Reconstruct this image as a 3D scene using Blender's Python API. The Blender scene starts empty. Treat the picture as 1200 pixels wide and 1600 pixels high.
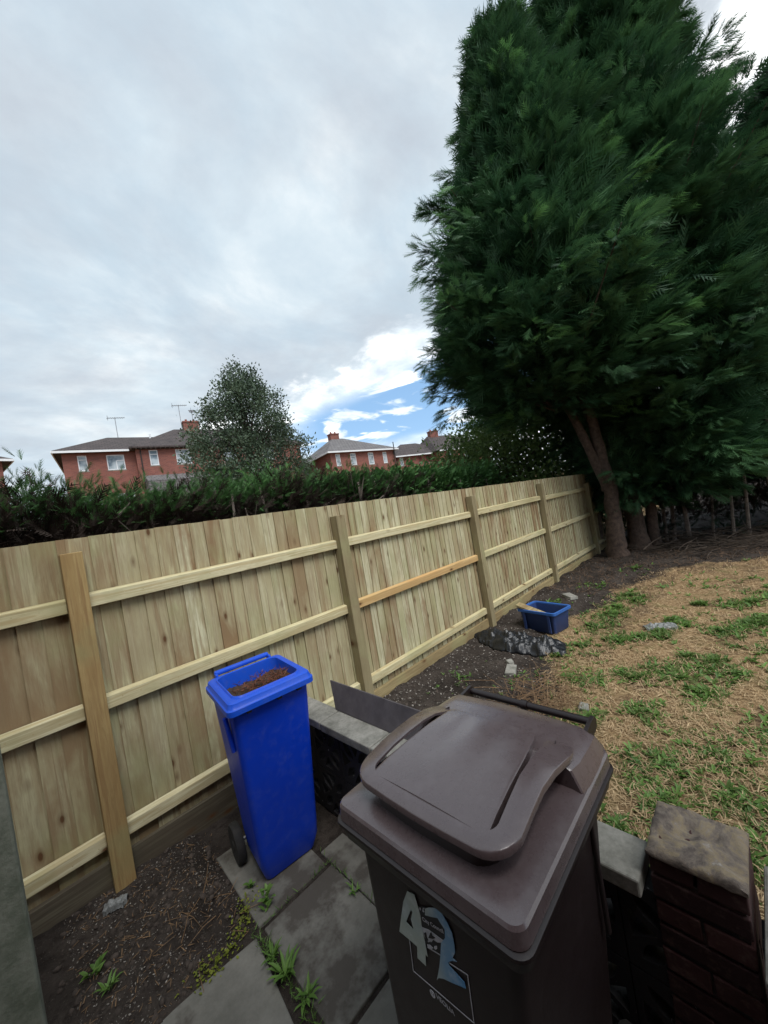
import bpy, bmesh, math, random
import numpy as np
from mathutils import Vector, Matrix, noise
from mathutils.geometry import tessellate_polygon
R = math.radians
SC = bpy.context.scene
COL = SC.collection
random.seed(7); RNG = np.random.default_rng(11)

# ------------------------------------------------------------------ camera
EYE = 1.85
cam_d = bpy.data.cameras.new("camera"); cam = bpy.data.objects.new("camera", cam_d); COL.objects.link(cam)
cam_d.sensor_fit = 'VERTICAL'; cam_d.sensor_height = 36; cam_d.sensor_width = 27; cam_d.lens = 13.0
cam_d.clip_start = 0.02; cam_d.clip_end = 2000
ph = math.atan(96 / 570)
fw = Vector((1, 1, 0)).normalized(); rt = Vector((1, -1, 0)).normalized(); up = Vector((0, 0, 1))
cx = math.cos(ph) * rt - math.sin(ph) * up
cy = math.sin(ph) * rt + math.cos(ph) * up
m = Matrix((cx, cy, -fw)).transposed().to_4x4(); m.translation = Vector((0, 0, EYE))
cam.matrix_world = m
SC.camera = cam
SC.view_settings.view_transform = 'Standard'; SC.view_settings.look = 'None'
SC.view_settings.gamma = 1; SC.view_settings.exposure = 1.15

# ------------------------------------------------------------------ sun + sky
SUN_AZ = Vector((-0.25, -1.0, 0)).normalized(); SUN_EL = R(56)
sd = bpy.data.lights.new("sun", 'SUN'); sun = bpy.data.objects.new("sun", sd); COL.objects.link(sun)
sd.energy = 1.5; sd.angle = R(32); sd.color = (1.0, 0.98, 0.95)
sdir = (SUN_AZ * math.cos(SUN_EL) + Vector((0, 0, math.sin(SUN_EL)))).normalized()
sun.rotation_euler = sdir.to_track_quat('Z', 'Y').to_euler(); sun.location = (0, -5, 20)

W = bpy.data.worlds.new("World"); SC.world = W; W.use_nodes = True
class NT:
    """small wrapper for building node trees"""
    def __init__(s, tree): s.t = tree; s.n = tree.nodes; s.l = tree.links
    def new(s, typ, **kw):
        nd = s.n.new(typ)
        for k, v in kw.items(): setattr(nd, k, v)
        return nd
    def link(s, a, b): s.l.new(a, b)
    def put(s, sock, v):
        if hasattr(v, 'is_linked'): s.l.new(v, sock)
        else: sock.default_value = v
    def math(s, op, a, b=None, c=None, clamp=False):
        nd = s.new('ShaderNodeMath', operation=op); nd.use_clamp = clamp
        s.put(nd.inputs[0], a)
        if b is not None: s.put(nd.inputs[1], b)
        if c is not None: s.put(nd.inputs[2], c)
        return nd.outputs[0]
    def mix(s, f, a, b, typ='MIX'):
        nd = s.new('ShaderNodeMix', data_type='RGBA', blend_type=typ)
        s.put(nd.inputs[0], f); s.put(nd.inputs[6], a if hasattr(a, 'is_linked') else (*a, 1)[:4]); s.put(nd.inputs[7], b if hasattr(b, 'is_linked') else (*b, 1)[:4])
        return nd.outputs[2]
    def ramp(s, f, stops, interp='LINEAR'):
        nd = s.new('ShaderNodeValToRGB'); nd.color_ramp.interpolation = interp
        e = nd.color_ramp.elements
        while len(e) < len(stops): e.new(0.5)
        for el, (p, c) in zip(e, stops):
            el.position = p; el.color = (c, c, c, 1) if not hasattr(c, '__len__') else (*c, 1)[:4]
        s.put(nd.inputs[0], f); return nd.outputs[0]
    def noise(s, vec, scale, detail=4, rough=0.5, dist=0.0):
        nd = s.new('ShaderNodeTexNoise'); nd.inputs['Scale'].default_value = scale; nd.inputs['Detail'].default_value = detail
        nd.inputs['Roughness'].default_value = rough; nd.inputs['Distortion'].default_value = dist
        if vec is not None: s.put(nd.inputs['Vector'], vec)
        return nd.outputs['Fac']
    def mapping(s, vec, scale=(1, 1, 1), rot=(0, 0, 0), loc=(0, 0, 0)):
        nd = s.new('ShaderNodeMapping'); nd.inputs['Scale'].default_value = scale; nd.inputs['Rotation'].default_value = rot; nd.inputs['Location'].default_value = loc
        s.put(nd.inputs['Vector'], vec); return nd.outputs[0]
    def coord(s, which='Object'): return s.new('ShaderNodeTexCoord').outputs[which]
    def attr(s, name, out='Color'):
        nd = s.new('ShaderNodeAttribute', attribute_name=name); return nd.outputs[out]
    def sep(s, v):
        nd = s.new('ShaderNodeSeparateXYZ'); s.put(nd.inputs[0], v); return nd.outputs
    def comb(s, x, y, z):
        nd = s.new('ShaderNodeCombineXYZ'); s.put(nd.inputs[0], x); s.put(nd.inputs[1], y); s.put(nd.inputs[2], z); return nd.outputs[0]
    def smooth(s, v, a, b):
        nd = s.new('ShaderNodeMapRange', interpolation_type='SMOOTHSTEP'); s.put(nd.inputs[0], v)
        nd.inputs[1].default_value = a; nd.inputs[2].default_value = b; return nd.outputs[0]

w = NT(W.node_tree)
bg = W.node_tree.nodes['Background']; bg.inputs['Strength'].default_value = 0.1
sky = w.new('ShaderNodeTexSky', sky_type='NISHITA'); sky.sun_disc = False
sky.sun_elevation = SUN_EL; sky.sun_rotation = math.atan2(SUN_AZ.x, SUN_AZ.y)
d = w.coord('Generated'); dx, dy, dz = w.sep(d)
dzc = w.math('ADD', w.math('MAXIMUM', dz, 0.0), 0.16)
cp = w.comb(w.math('DIVIDE', dx, dzc), w.math('DIVIDE', dy, dzc), 0.0)
side = w.math('MULTIPLY', w.math('SUBTRACT', dx, dy), 0.7071)           # towards the right of the garden
n1 = w.noise(cp, 1.6, 8, 0.6, 0.2)
n2 = w.noise(w.mapping(cp, rot=(0, 0, 0.6), scale=(1, 1.25, 1)), 1.35, 7, 0.6, 0.35)
n3 = w.noise(cp, 3.0, 7, 0.6, 0.2)
grey = w.ramp(n2, [(0.30, (2.35, 2.95, 3.45)), (0.45, (2.85, 3.4, 3.85)), (0.55, (3.35, 3.85, 4.2)), (0.66, (4.3, 4.6, 4.75))])
grey = w.mix(w.ramp(n1, [(0.42, 0.0), (0.64, 0.75)]), grey, (2.5, 2.75, 3.1))
# lower edge of the cloud deck: broken, bright, with blue behind
edge = w.math('SUBTRACT', w.math('ADD', w.math('MULTIPLY', side, 0.34), 0.395), dz)
edge = w.math('ADD', edge, w.math('MULTIPLY', w.math('SUBTRACT', n1, 0.5), 0.32))
edge = w.math('ADD', edge, w.math('MULTIPLY', w.math('SUBTRACT', n3, 0.5), 0.13))
edge = w.smooth(edge, 0.0, 0.055)
bright = w.ramp(n3, [(0.36, (3.4, 3.9, 4.4)), (0.50, (4.9, 5.4, 5.7)), (0.60, (7.0, 7.1, 7.1))])
cloud = w.mix(edge, grey, bright)
streak = w.noise(w.mapping(w.comb(side, dz, 0.0), rot=(0, 0, -0.22), scale=(1.0, 4.2, 1)), 4.6, 7, 0.55, 0.5)
bz = w.math('MULTIPLY', w.smooth(dz, 0.155, 0.20), w.math('SUBTRACT', 1.0, w.smooth(w.math('SUBTRACT', dz, w.math('MULTIPLY', side, 0.22)), 0.285, 0.345)))
bs = w.math('MULTIPLY', w.smooth(side, -0.30, -0.12), w.math('SUBTRACT', 1.0, w.smooth(side, 0.75, 0.95)))
blue = w.math('MULTIPLY', w.math('MULTIPLY', bz, bs), w.smooth(streak, 0.40, 0.48))
skyc = w.mix(0.6, sky.outputs[0], (1.25, 2.4, 3.9))
w.link(w.mix(blue, cloud, skyc), bg.inputs['Color'])

# ------------------------------------------------------------------ helpers
def tag(o, label=None, cat=None, group=None, kind=None):
    if label: o['label'] = label
    if cat: o['category'] = cat
    if group: o['group'] = group
    if kind: o['kind'] = kind
    return o
def empty(name, loc, rz=0.0, label=None, cat=None, group=None):
    o = bpy.data.objects.new(name, None); COL.objects.link(o); o.location = loc; o.rotation_euler = (0, 0, rz)
    o.empty_display_size = 0.2
    return tag(o, label, cat, group)
def link(name, me, mat, parent=None, smooth=None, bevel=0.0):
    for mm in (mat if isinstance(mat, (list, tuple)) else [mat]): me.materials.append(mm)
    if smooth is not None:
        me.polygons.foreach_set('use_smooth', [True] * len(me.polygons)); me.set_sharp_from_angle(angle=R(smooth))
    o = bpy.data.objects.new(name, me); COL.objects.link(o)
    if parent: o.parent = parent
    if bevel:
        b = o.modifiers.new('bevel', 'BEVEL'); b.width = bevel; b.segments = 2; b.limit_method = 'ANGLE'; b.angle_limit = R(40)
    return o
class MB:
    def __init__(s): s.v = []; s.f = []; s.c = []
    def add(s, vs, fs, c=None):
        k = len(s.v); s.v += [tuple(p) for p in vs]; s.f += [tuple(i + k for i in f) for f in fs]
        s.c += [c if c else (0.5, 0.5, 0.5)] * len(vs)
    def box(s, a, b, c=None, M=None, jit=0.0):
        x0, y0, z0 = a; x1, y1, z1 = b
        vs = [Vector(p) for p in ((x0,y0,z0),(x1,y0,z0),(x1,y1,z0),(x0,y1,z0),(x0,y0,z1),(x1,y0,z1),(x1,y1,z1),(x0,y1,z1))]
        if jit: vs = [p + Vector([random.uniform(-jit, jit) for _ in range(3)]) for p in vs]
        if M: vs = [M @ p for p in vs]
        s.add(vs, [(0,3,2,1),(4,5,6,7),(0,1,5,4),(1,2,6,5),(2,3,7,6),(3,0,4,7)], c)
    def tube(s, pts, rads, n=8, c=None, cap=True):
        pts = [Vector(p) for p in pts]
        if not hasattr(rads, '__len__'): rads = [rads] * len(pts)
        rings = []
        for i, p in enumerate(pts):
            t = (pts[min(i+1, len(pts)-1)] - pts[max(i-1, 0)]).normalized()
            a = Vector((0, 0, 1)) if abs(t.z) < 0.9 else Vector((1, 0, 0))
            u = t.cross(a).normalized(); q = t.cross(u)
            rings.append([p + (u * math.cos(2*math.pi*k/n) + q * math.sin(2*math.pi*k/n)) * rads[i] for k in range(n)])
        s.loft(rings, c, cap)
    def loft(s, rings, c=None, cap=True, closed=True):
        n = len(rings[0]); vs = [p for r in rings for p in r]; fs = []
        for i in range(len(rings)-1):
            for k in range(n if closed else n-1):
                a, b = i*n+k, i*n+(k+1) % n
                fs.append((a, b, b+n, a+n))
        if cap: fs.append(tuple(range(n-1, -1, -1))); fs.append(tuple((len(rings)-1)*n + k for k in range(n)))
        s.add(vs, fs, c)
    def prism(s, outline, hole_list, z0, z1, T, c=None):
        """2D outline with holes extruded between z0 and z1; T maps (x,y,z) to 3D"""
        loops = [outline] + hole_list
        flat = [p for lp in loops for p in lp]; n = len(flat)
        tris = tessellate_polygon([[Vector((p[0], p[1], 0)) for p in lp] for lp in loops])
        vs = [T(p[0], p[1], z0) for p in flat] + [T(p[0], p[1], z1) for p in flat]
        fs = [tuple(t) for t in tris] + [tuple(i + n for i in reversed(t)) for t in tris]
        k = 0
        for lp in loops:
            L = len(lp)
            for i in range(L): fs.append((k+i, k+(i+1) % L, k+(i+1) % L+n, k+i+n))
            k += L
        s.add(vs, fs, c)
    def build(s, name, mat, parent=None, smooth=None, bevel=0.0, fix=True):
        me = bpy.data.meshes.new(name); me.from_pydata(s.v, [], s.f)
        ca = me.color_attributes.new('tint', 'FLOAT_COLOR', 'POINT')
        ca.data.foreach_set('color', np.array([(*c, 1) for c in s.c], dtype=np.float32).ravel())
        if fix:
            bm = bmesh.new(); bm.from_mesh(me); bmesh.ops.recalc_face_normals(bm, faces=bm.faces); bm.to_mesh(me); bm.free()
        me.update()
        return link(name, me, mat, parent, smooth, bevel)
def tri_mesh(name, V, F, tint, mat, parent=None, smooth=False):
    """V (n,3), F (m,k) arrays, tint (n,) float"""
    me = bpy.data.meshes.new(name); k = F.shape[1]
    me.vertices.add(len(V)); me.vertices.foreach_set('co', np.asarray(V, dtype=np.float32).ravel())
    me.loops.add(F.size); me.loops.foreach_set('vertex_index', F.astype(np.int32).ravel())
    me.polygons.add(len(F)); me.polygons.foreach_set('loop_start', np.arange(0, F.size, k, dtype=np.int32)); me.polygons.foreach_set('loop_total', np.full(len(F), k, dtype=np.int32))
    me.update(calc_edges=True)
    ca = me.color_attributes.new('tint', 'FLOAT_COLOR', 'POINT')
    t4 = np.ones((len(V), 4), dtype=np.float32); t4[:, :3] = np.asarray(tint)[:, None] if np.ndim(tint) == 1 else tint
    ca.data.foreach_set('color', t4.ravel())
    return link(name, me, mat, parent)
def scatter(tv, tf, P, A, N, S, tint):
    """place template (tv,tf) at P with long axis A, normal hint N, scale S"""
    A = A / np.linalg.norm(A, axis=1, keepdims=True)
    B = np.cross(N, A); B /= np.linalg.norm(B, axis=1, keepdims=True) + 1e-9
    C = np.cross(A, B)
    V = P[:, None, :] + S[:, None, None] * (tv[None, :, 0:1] * A[:, None, :] + tv[None, :, 1:2] * B[:, None, :] + tv[None, :, 2:3] * C[:, None, :])
    n = len(P); k = len(tv)
    F = tf[None] + (np.arange(n) * k)[:, None, None]
    return V.reshape(-1, 3), F.reshape(-1, tf.shape[1]), np.repeat(tint, k)
def rrect(x0, x1, y0, y1, r, z, n=5):
    pts = []
    for cxx, cyy, a0 in ((x1-r, y1-r, 0), (x0+r, y1-r, 90), (x0+r, y0+r, 180), (x1-r, y0+r, 270)):
        for i in range(n+1):
            a = R(a0 + 90*i/n); pts.append(Vector((cxx + r*math.cos(a), cyy + r*math.sin(a), z)))
    return pts
def unit(n):
    v = RNG.normal(size=(n, 3)); return v / np.linalg.norm(v, axis=1, keepdims=True)

# ------------------------------------------------------------------ materials
def mat(name):
    mm = bpy.data.materials.new(name); mm.use_nodes = True; t = NT(mm.node_tree)
    return mm, t, mm.node_tree.nodes['Principled BSDF']
def bump(t, b, h, strength=0.4, dist=0.01):
    nd = t.new('ShaderNodeBump'); nd.inputs['Strength'].default_value = strength; nd.inputs['Distance'].default_value = dist
    t.put(nd.inputs['Height'], h); t.link(nd.outputs[0], b.inputs['Normal'])
def simple(name, c1, c2, scale=6, rough=0.8, bs=0.3, bd=0.004, detail=6, metallic=0, spec=0.5):
    mm, t, b = mat(name); o = t.coord()
    n = t.noise(o, scale, detail, 0.6); n2 = t.noise(o, scale*7, 4, 0.6)
    f = t.math('ADD', t.math('MULTIPLY', n, 0.7), t.math('MULTIPLY', n2, 0.3))
    t.link(t.ramp(f, [(0.36, c1), (0.64, c2)]), b.inputs['Base Color'])
    b.inputs['Roughness'].default_value = rough; b.inputs['Metallic'].default_value = metallic
    b.inputs['Specular IOR Level'].default_value = spec
    if bs: bump(t, b, t.noise(o, scale*5, 6, 0.65), bs, bd)
    return mm
def wood(name, axis, pale, mid, dark, stain, green=(0.30, 0.31, 0.15)):
    """sawn softwood: grain along an axis, knots, stains; 'tint' r = tone, g = stain, b = offset"""
    mm, t, b = mat(name); o = t.coord(); tn = t.attr('tint'); tr, tg, tb = t.sep(tn)
    off = t.comb(t.math('MULTIPLY', tb, 37.0), t.math('MULTIPLY', tb, 11.0), t.math('MULTIPLY', tb, 23.0))
    va = t.new('ShaderNodeVectorMath', operation='ADD'); t.link(o, va.inputs[0]); t.link(off, va.inputs[1]); v = va.outputs[0]
    sc = {'z': (1, 1, 0.07), 'x': (0.07, 1, 1)}[axis]; kc = {'z': (1, 0.2, 0.45), 'x': (0.45, 0.2, 1)}[axis]
    warp = t.noise(t.mapping(v, scale=sc), 9, 3, 0.5)
    g = t.noise(t.mapping(v, scale=sc), 60, 5, 0.65, 0.9)
    fine = t.noise(t.mapping(v, scale=sc), 190, 3, 0.6)
    col = t.mix(t.ramp(tr, [(0, 0.0), (1, 1.0)]), mid, pale)
    col = t.mix(t.math('MULTIPLY', t.ramp(g, [(0.42, 0.0), (0.68, 1.0)]), 0.55), col, dark)
    col = t.mix(t.math('MULTIPLY', t.ramp(fine, [(0.45, 0.0), (0.75, 1.0)]), 0.28), col, dark)
    band = t.noise(t.mapping(v, scale=(1, 1, 0.03) if axis == 'z' else (0.03, 1, 1)), 24, 3, 0.55, 0.5)
    col = t.mix(t.math('MULTIPLY', t.ramp(band, [(0.52, 0.0), (0.555, 1.0)]), 0.55), col, mid if axis == 'z' else dark)
    col = t.mix(t.math('MULTIPLY', t.ramp(band, [(0.40, 1.0), (0.43, 0.0)]), 0.55), col, stain)
    blot = t.noise(t.mapping(v, scale=(1, 1, 0.35) if axis == 'z' else (0.35, 1, 1)), 3.6, 5, 0.6, 0.4)
    col = t.mix(t.math('MULTIPLY', t.ramp(blot, [(0.44, 0.0), (0.60, 1.0)]), tg), col, stain)
    blot2 = t.noise(v, 2.1, 4, 0.6)
    col = t.mix(t.math('MULTIPLY', t.ramp(blot2, [(0.50, 0.0), (0.64, 1.0)]), 0.4), col, green)
    vo = t.new('ShaderNodeTexVoronoi', feature='F1'); vo.inputs['Scale'].default_value = 9.0; vo.inputs['Randomness'].default_value = 1.0
    t.link(t.mapping(v, scale=kc), vo.inputs['Vector'])
    pick = t.math('GREATER_THAN', t.sep(vo.outputs['Color'])[0], 0.30)
    wob = t.math('ADD', vo.outputs['Distance'], t.math('MULTIPLY', t.math('SUBTRACT', warp, 0.5), 0.08))
    knot = t.math('MULTIPLY', t.ramp(wob, [(0.07, 0.95), (0.115, 0.42), (0.22, 0.0)]), pick)
    streak = t.noise(t.mapping(v, scale=(1, 1, 0.09) if axis == 'z' else (0.09, 1, 1)), 16, 4, 0.6, 0.3); col = t.mix(t.math('MULTIPLY', t.ramp(streak, [(0.50, 0.0), (0.62, 1.0)]), t.math('MULTIPLY', tg, 0.6)), col, stain)
    col = t.mix(knot, col, (0.10, 0.045, 0.018))
    t.link(col, b.inputs['Base Color']); b.inputs['Roughness'].default_value = 0.78; b.inputs['Specular IOR Level'].default_value = 0.25
    bump(t, b, t.math('ADD', g, t.math('MULTIPLY', fine, 0.5)), 0.35, 0.003)
    return mm
def leafy(name, c_dark, c_light, hue=None, trans=0.25, rough=0.6):
    mm, t, b = mat(name); tn = t.attr('tint'); f = t.sep(tn)[0]
    n = t.noise(t.coord(), 0.9, 4, 0.6)
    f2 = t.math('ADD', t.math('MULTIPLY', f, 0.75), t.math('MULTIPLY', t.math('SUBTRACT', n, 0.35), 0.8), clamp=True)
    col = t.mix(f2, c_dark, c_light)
    if hue: col = t.mix(t.ramp(f, [(0.86, 0.0), (0.97, 0.8)]), col, hue)
    t.link(col, b.inputs['Base Color']); b.inputs['Roughness'].default_value = rough; b.inputs['Specular IOR Level'].default_value = 0.3
    tr = t.new('ShaderNodeBsdfTranslucent'); t.link(col, tr.inputs[0]); ms = t.new('ShaderNodeMixShader'); ms.inputs[0].default_value = trans
    out = mm.node_tree.nodes['Material Output']
    t.link(b.outputs[0], ms.inputs[1]); t.link(tr.outputs[0], ms.inputs[2]); t.link(ms.outputs[0], out.inputs[0])
    return mm
def plastic(name, c1, c2, rough=0.35, dust=(0.3, 0.27, 0.25), dustamt=0.25, wob=0.0):
    mm, t, b = mat(name); o = t.coord()
    n = t.noise(o, 3.0, 5, 0.6); n2 = t.noise(o, 22, 5, 0.7); n3 = t.noise(o, 160, 3, 0.6)
    col = t.mix(n, c1, c2)
    dm = t.math('MULTIPLY', t.math('ADD', t.ramp(n2, [(0.5, 0.0), (0.75, 0.5)]), t.ramp(n3, [(0.66, 0.0), (0.74, 0.8)])), dustamt, clamp=True)
    col = t.mix(dm, col, dust)
    t.link(col, b.inputs['Base Color'])
    t.link(t.math('ADD', t.math('MULTIPLY', n2, 0.25), rough - 0.12), b.inputs['Roughness'])
    hh = t.math('ADD', t.math('MULTIPLY', n, wob), t.math('MULTIPLY', n3, 0.0006 if wob else 0.0))
    bump(t, b, t.math('ADD', t.math('MULTIPLY', t.noise(o, 5.5, 2, 0.4), wob), t.math('MULTIPLY', n3, 0.03)), 0.5, 0.02)
    return mm

M = {}
M['board'] = wood('sawn_board', 'z', (0.60, 0.58, 0.40), (0.40, 0.355, 0.21), (0.20, 0.155, 0.085), (0.245, 0.165, 0.09))
M['rail'] = wood('sawn_rail', 'x', (0.66, 0.62, 0.42), (0.56, 0.51, 0.31), (0.36, 0.29, 0.15), (0.42, 0.32, 0.16))
M['rail_orange'] = wood('orange_rail', 'x', (0.58, 0.42, 0.21), (0.54, 0.37, 0.17), (0.38, 0.24, 0.10), (0.5, 0.27, 0.1), (0.5, 0.32, 0.13))
M['post'] = wood('sawn_post', 'z', (0.40, 0.29, 0.13), (0.32, 0.215, 0.09), (0.19, 0.115, 0.045), (0.24, 0.14, 0.06))
M['post_pale'] = wood('sawn_post_pale', 'z', (0.38, 0.33, 0.20), (0.28, 0.235, 0.135), (0.17, 0.135, 0.075), (0.17, 0.13, 0.07))
M['gravel_board'] = wood('gravel_board', 'x', (0.46, 0.38, 0.20), (0.36, 0.29, 0.15), (0.2, 0.15, 0.075), (0.2, 0.14, 0.07))
M['gravel_shaded'] = wood('shaded_gravel_board', 'x', (0.13, 0.115, 0.08), (0.10, 0.085, 0.06), (0.06, 0.048, 0.035), (0.07, 0.055, 0.04), (0.09, 0.09, 0.06))  # darker copy of the gravel board colour, with the lower left shade painted in
M['old_post'] = simple('weathered_post', (0.10, 0.115, 0.085), (0.21, 0.22, 0.18), 9, 0.95, 0.6, 0.006)
M['concrete'] = simple('coping_concrete', (0.13, 0.13, 0.11), (0.30, 0.29, 0.26), 10, 0.95, 0.6, 0.004)
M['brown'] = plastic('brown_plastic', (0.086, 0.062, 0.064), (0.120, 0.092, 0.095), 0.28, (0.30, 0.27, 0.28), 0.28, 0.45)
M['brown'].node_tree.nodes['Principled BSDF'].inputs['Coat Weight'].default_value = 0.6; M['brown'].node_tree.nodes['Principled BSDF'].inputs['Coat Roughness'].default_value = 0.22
M['brown_body'] = plastic('shaded_brown_plastic', (0.014, 0.0085, 0.0085), (0.021, 0.013, 0.013), 0.40, (0.10, 0.08, 0.08), 0.12, 0.12)  # same bin as the lid; body colour taken near black to carry its shade
M['blue'] = plastic('blue_plastic', (0.001, 0.030, 0.42), (0.002, 0.048, 0.56), 0.42, (0.16, 0.2, 0.32), 0.24, 0.14)
M['blue_rim'] = plastic('blue_rim_plastic', (0.006, 0.065, 0.55), (0.01, 0.10, 0.66), 0.40, (0.2, 0.2, 0.24), 0.25, 0.1)
M['navy'] = plastic('navy_plastic', (0.012, 0.030, 0.11), (0.02, 0.05, 0.17), 0.5, (0.15, 0.14, 0.13), 0.3, 0.1)
M['navy_rim'] = plastic('box_rim_plastic', (0.02, 0.09, 0.33), (0.03, 0.13, 0.42), 0.5, (0.15, 0.14, 0.13), 0.2, 0.1)
M['rubber'] = simple('black_rubber', (0.012, 0.012, 0.012), (0.03, 0.028, 0.027), 20, 0.8, 0.2)
M['sheet'] = simple('black_polythene', (0.006, 0.007, 0.009), (0.016, 0.018, 0.022), 9, 0.32, 0.5, 0.01)
M['slate'] = simple('grey_sheet', (0.055, 0.048, 0.052), (0.10, 0.09, 0.095), 5, 0.6, 0.2, 0.002)
M['black_paint'] = None
M['white'] = simple('white_upvc', (0.62, 0.64, 0.66), (0.75, 0.76, 0.78), 2, 0.5, 0)
M['bark'] = simple('conifer_bark', (0.032, 0.021, 0.016), (0.105, 0.070, 0.052), 14, 0.95, 0.9, 0.02)
M['twig'] = simple('dead_twig', (0.030, 0.022, 0.016), (0.085, 0.062, 0.045), 12, 0.9, 0.3)
M['stem'] = simple('hedge_stem', (0.10, 0.08, 0.068), (0.24, 0.20, 0.165), 12, 0.9, 0.3)
M['twig_pale'] = simple('dry_twig', (0.12, 0.07, 0.035), (0.24, 0.15, 0.08), 12, 0.9, 0.3)
M['conifer'] = leafy('conifer_foliage', (0.012, 0.044, 0.022), (0.098, 0.22, 0.085), (0.12, 0.27, 0.085), 0.25)
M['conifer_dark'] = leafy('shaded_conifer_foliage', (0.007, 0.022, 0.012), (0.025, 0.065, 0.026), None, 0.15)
M['hedge'] = leafy('hedge_foliage', (0.012, 0.040, 0.014), (0.11, 0.25, 0.07), None, 0.25)
M['hedge_dead'] = leafy('dead_hedge_foliage', (0.018, 0.013, 0.012), (0.060, 0.042, 0.032), None, 0.05, 0.9)
M['holly'] = leafy('evergreen_foliage', (0.030, 0.055, 0.034), (0.13, 0.18, 0.11), None, 0.15, 0.4)
M['bush'] = leafy('bush_foliage', (0.020, 0.045, 0.014), (0.19, 0.30, 0.09), None, 0.35)
M['weed'] = leafy('weed_leaf', (0.045, 0.105, 0.022), (0.18, 0.32, 0.07), None, 0.3, 0.5)
M['grassgreen'] = leafy('green_grass', (0.06, 0.11, 0.025), (0.17, 0.25, 0.07), None, 0.3, 0.6)
M['straw'] = leafy('dry_straw', (0.26, 0.17, 0.085), (0.64, 0.49, 0.30), None, 0.2, 0.8)
M['leaf_litter'] = leafy('leaf_litter', (0.05, 0.022, 0.013), (0.24, 0.090, 0.050), None, 0.1, 0.8)
M['chip'] = leafy('stone_chip', (0.07, 0.06, 0.05), (0.42, 0.39, 0.35), None, 0.0, 0.9)

def brick_mat(name, c1, c2, mortar, flat=False, scale=1.0):
    mm, t, b = mat(name); o = t.coord(); x, y, z = t.sep(o)
    v = t.comb(t.math('ADD', x, y), z, 0.0)
    br = t.new('ShaderNodeTexBrick'); t.link(v, br.inputs['Vector'])
    br.inputs['Scale'].default_value = scale; br.inputs['Brick Width'].default_value = 0.225; br.inputs['Row Height'].default_value = 0.075
    br.inputs['Mortar Size'].default_value = 0.008; br.inputs['Mortar Smooth'].default_value = 0.2; br.inputs['Bias'].default_value = 0.0
    br.inputs['Color1'].default_value = (*c1, 1); br.inputs['Color2'].default_value = (*c2, 1); br.inputs['Mortar'].default_value = (*mortar, 1)
    n = t.noise(o, 0.8, 5, 0.6); n2 = t.noise(o, 30, 4, 0.6)
    col = t.mix(t.ramp(n, [(0.35, 0.35), (0.7, 0.0)]), br.outputs['Color'], tuple(x_*0.45 for x_ in c1))
    col = t.mix(t.math('MULTIPLY', n2, 0.35), col, tuple(x_*0.6 for x_ in c2))
    t.link(col, b.inputs['Base Color']); b.inputs['Roughness'].default_value = 0.9
    bump(t, b, t.math('ADD', t.math('MULTIPLY', br.outputs['Fac'], -1.0), t.math('MULTIPLY', n2, 0.4)), 0.7, 0.006)
    return mm
M['brick'] = brick_mat('red_brick', (0.31, 0.085, 0.055), (0.22, 0.055, 0.04), (0.22, 0.16, 0.13))
M['brick_far'] = brick_mat('red_brick_far', (0.30, 0.10, 0.072), (0.19, 0.065, 0.052), (0.25, 0.16, 0.13))
def tile_mat(name, c1, c2):
    mm, t, b = mat(name); o = t.coord(); x, y, z = t.sep(o)
    br = t.new('ShaderNodeTexBrick'); t.link(t.comb(t.math('ADD', x, t.math('MULTIPLY', y, 0.001)), t.math('MULTIPLY', z, 2.0), 0.0), br.inputs['Vector'])
    br.inputs['Scale'].default_value = 1.0; br.inputs['Brick Width'].default_value = 0.33; br.inputs['Row Height'].default_value = 0.34; br.inputs['Mortar Size'].default_value = 0.03
    br.inputs['Color1'].default_value = (*c1, 1); br.inputs['Color2'].default_value = (*c2, 1); br.inputs['Mortar'].default_value = (*[k*0.45 for k in c1], 1)
    n = t.noise(o, 1.6, 6, 0.7)
    t.link(t.mix(t.ramp(n, [(0.4, 0.0), (0.75, 0.6)]), br.outputs['Color'], tuple(k*1.7 for k in c2)), b.inputs['Base Color']); b.inputs['Roughness'].default_value = 0.85
    bump(t, b, br.outputs['Fac'], 0.6, -0.03)
    return mm
M['tile'] = tile_mat('brown_roof_tile', (0.040, 0.031, 0.031), (0.062, 0.048, 0.046))
M['tile_grey'] = tile_mat('grey_roof_tile', (0.105, 0.098, 0.10), (0.135, 0.126, 0.125))
mm, t, b = mat('window_glass'); b.inputs['Base Color'].default_value = (0.22, 0.27, 0.31, 1); b.inputs['Roughness'].default_value = 0.08
t.link(t.ramp(t.noise(t.coord(), 1.5, 3), [(0.4, (0.12, 0.16, 0.19)), (0.6, (0.42, 0.47, 0.50))]), b.inputs['Base Color']); M['glass'] = mm
mm, t, b = mat('metal_aerial'); b.inputs['Base Color'].default_value = (0.25, 0.25, 0.26, 1); b.inputs['Metallic'].default_value = 0.7; b.inputs['Roughness'].default_value = 0.5; M['metal'] = mm
# flaking black paint on screen blocks
mm, t, b = mat('flaking_black_paint'); n = t.noise(t.coord(), 28, 5, 0.65)
t.link(t.ramp(n, [(0.66, (0.012, 0.011, 0.013)), (0.70, (0.30, 0.29, 0.30))]), b.inputs['Base Color']); b.inputs['Roughness'].default_value = 0.7
bump(t, b, n, 0.4, 0.004); M['black_paint'] = mm

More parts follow.
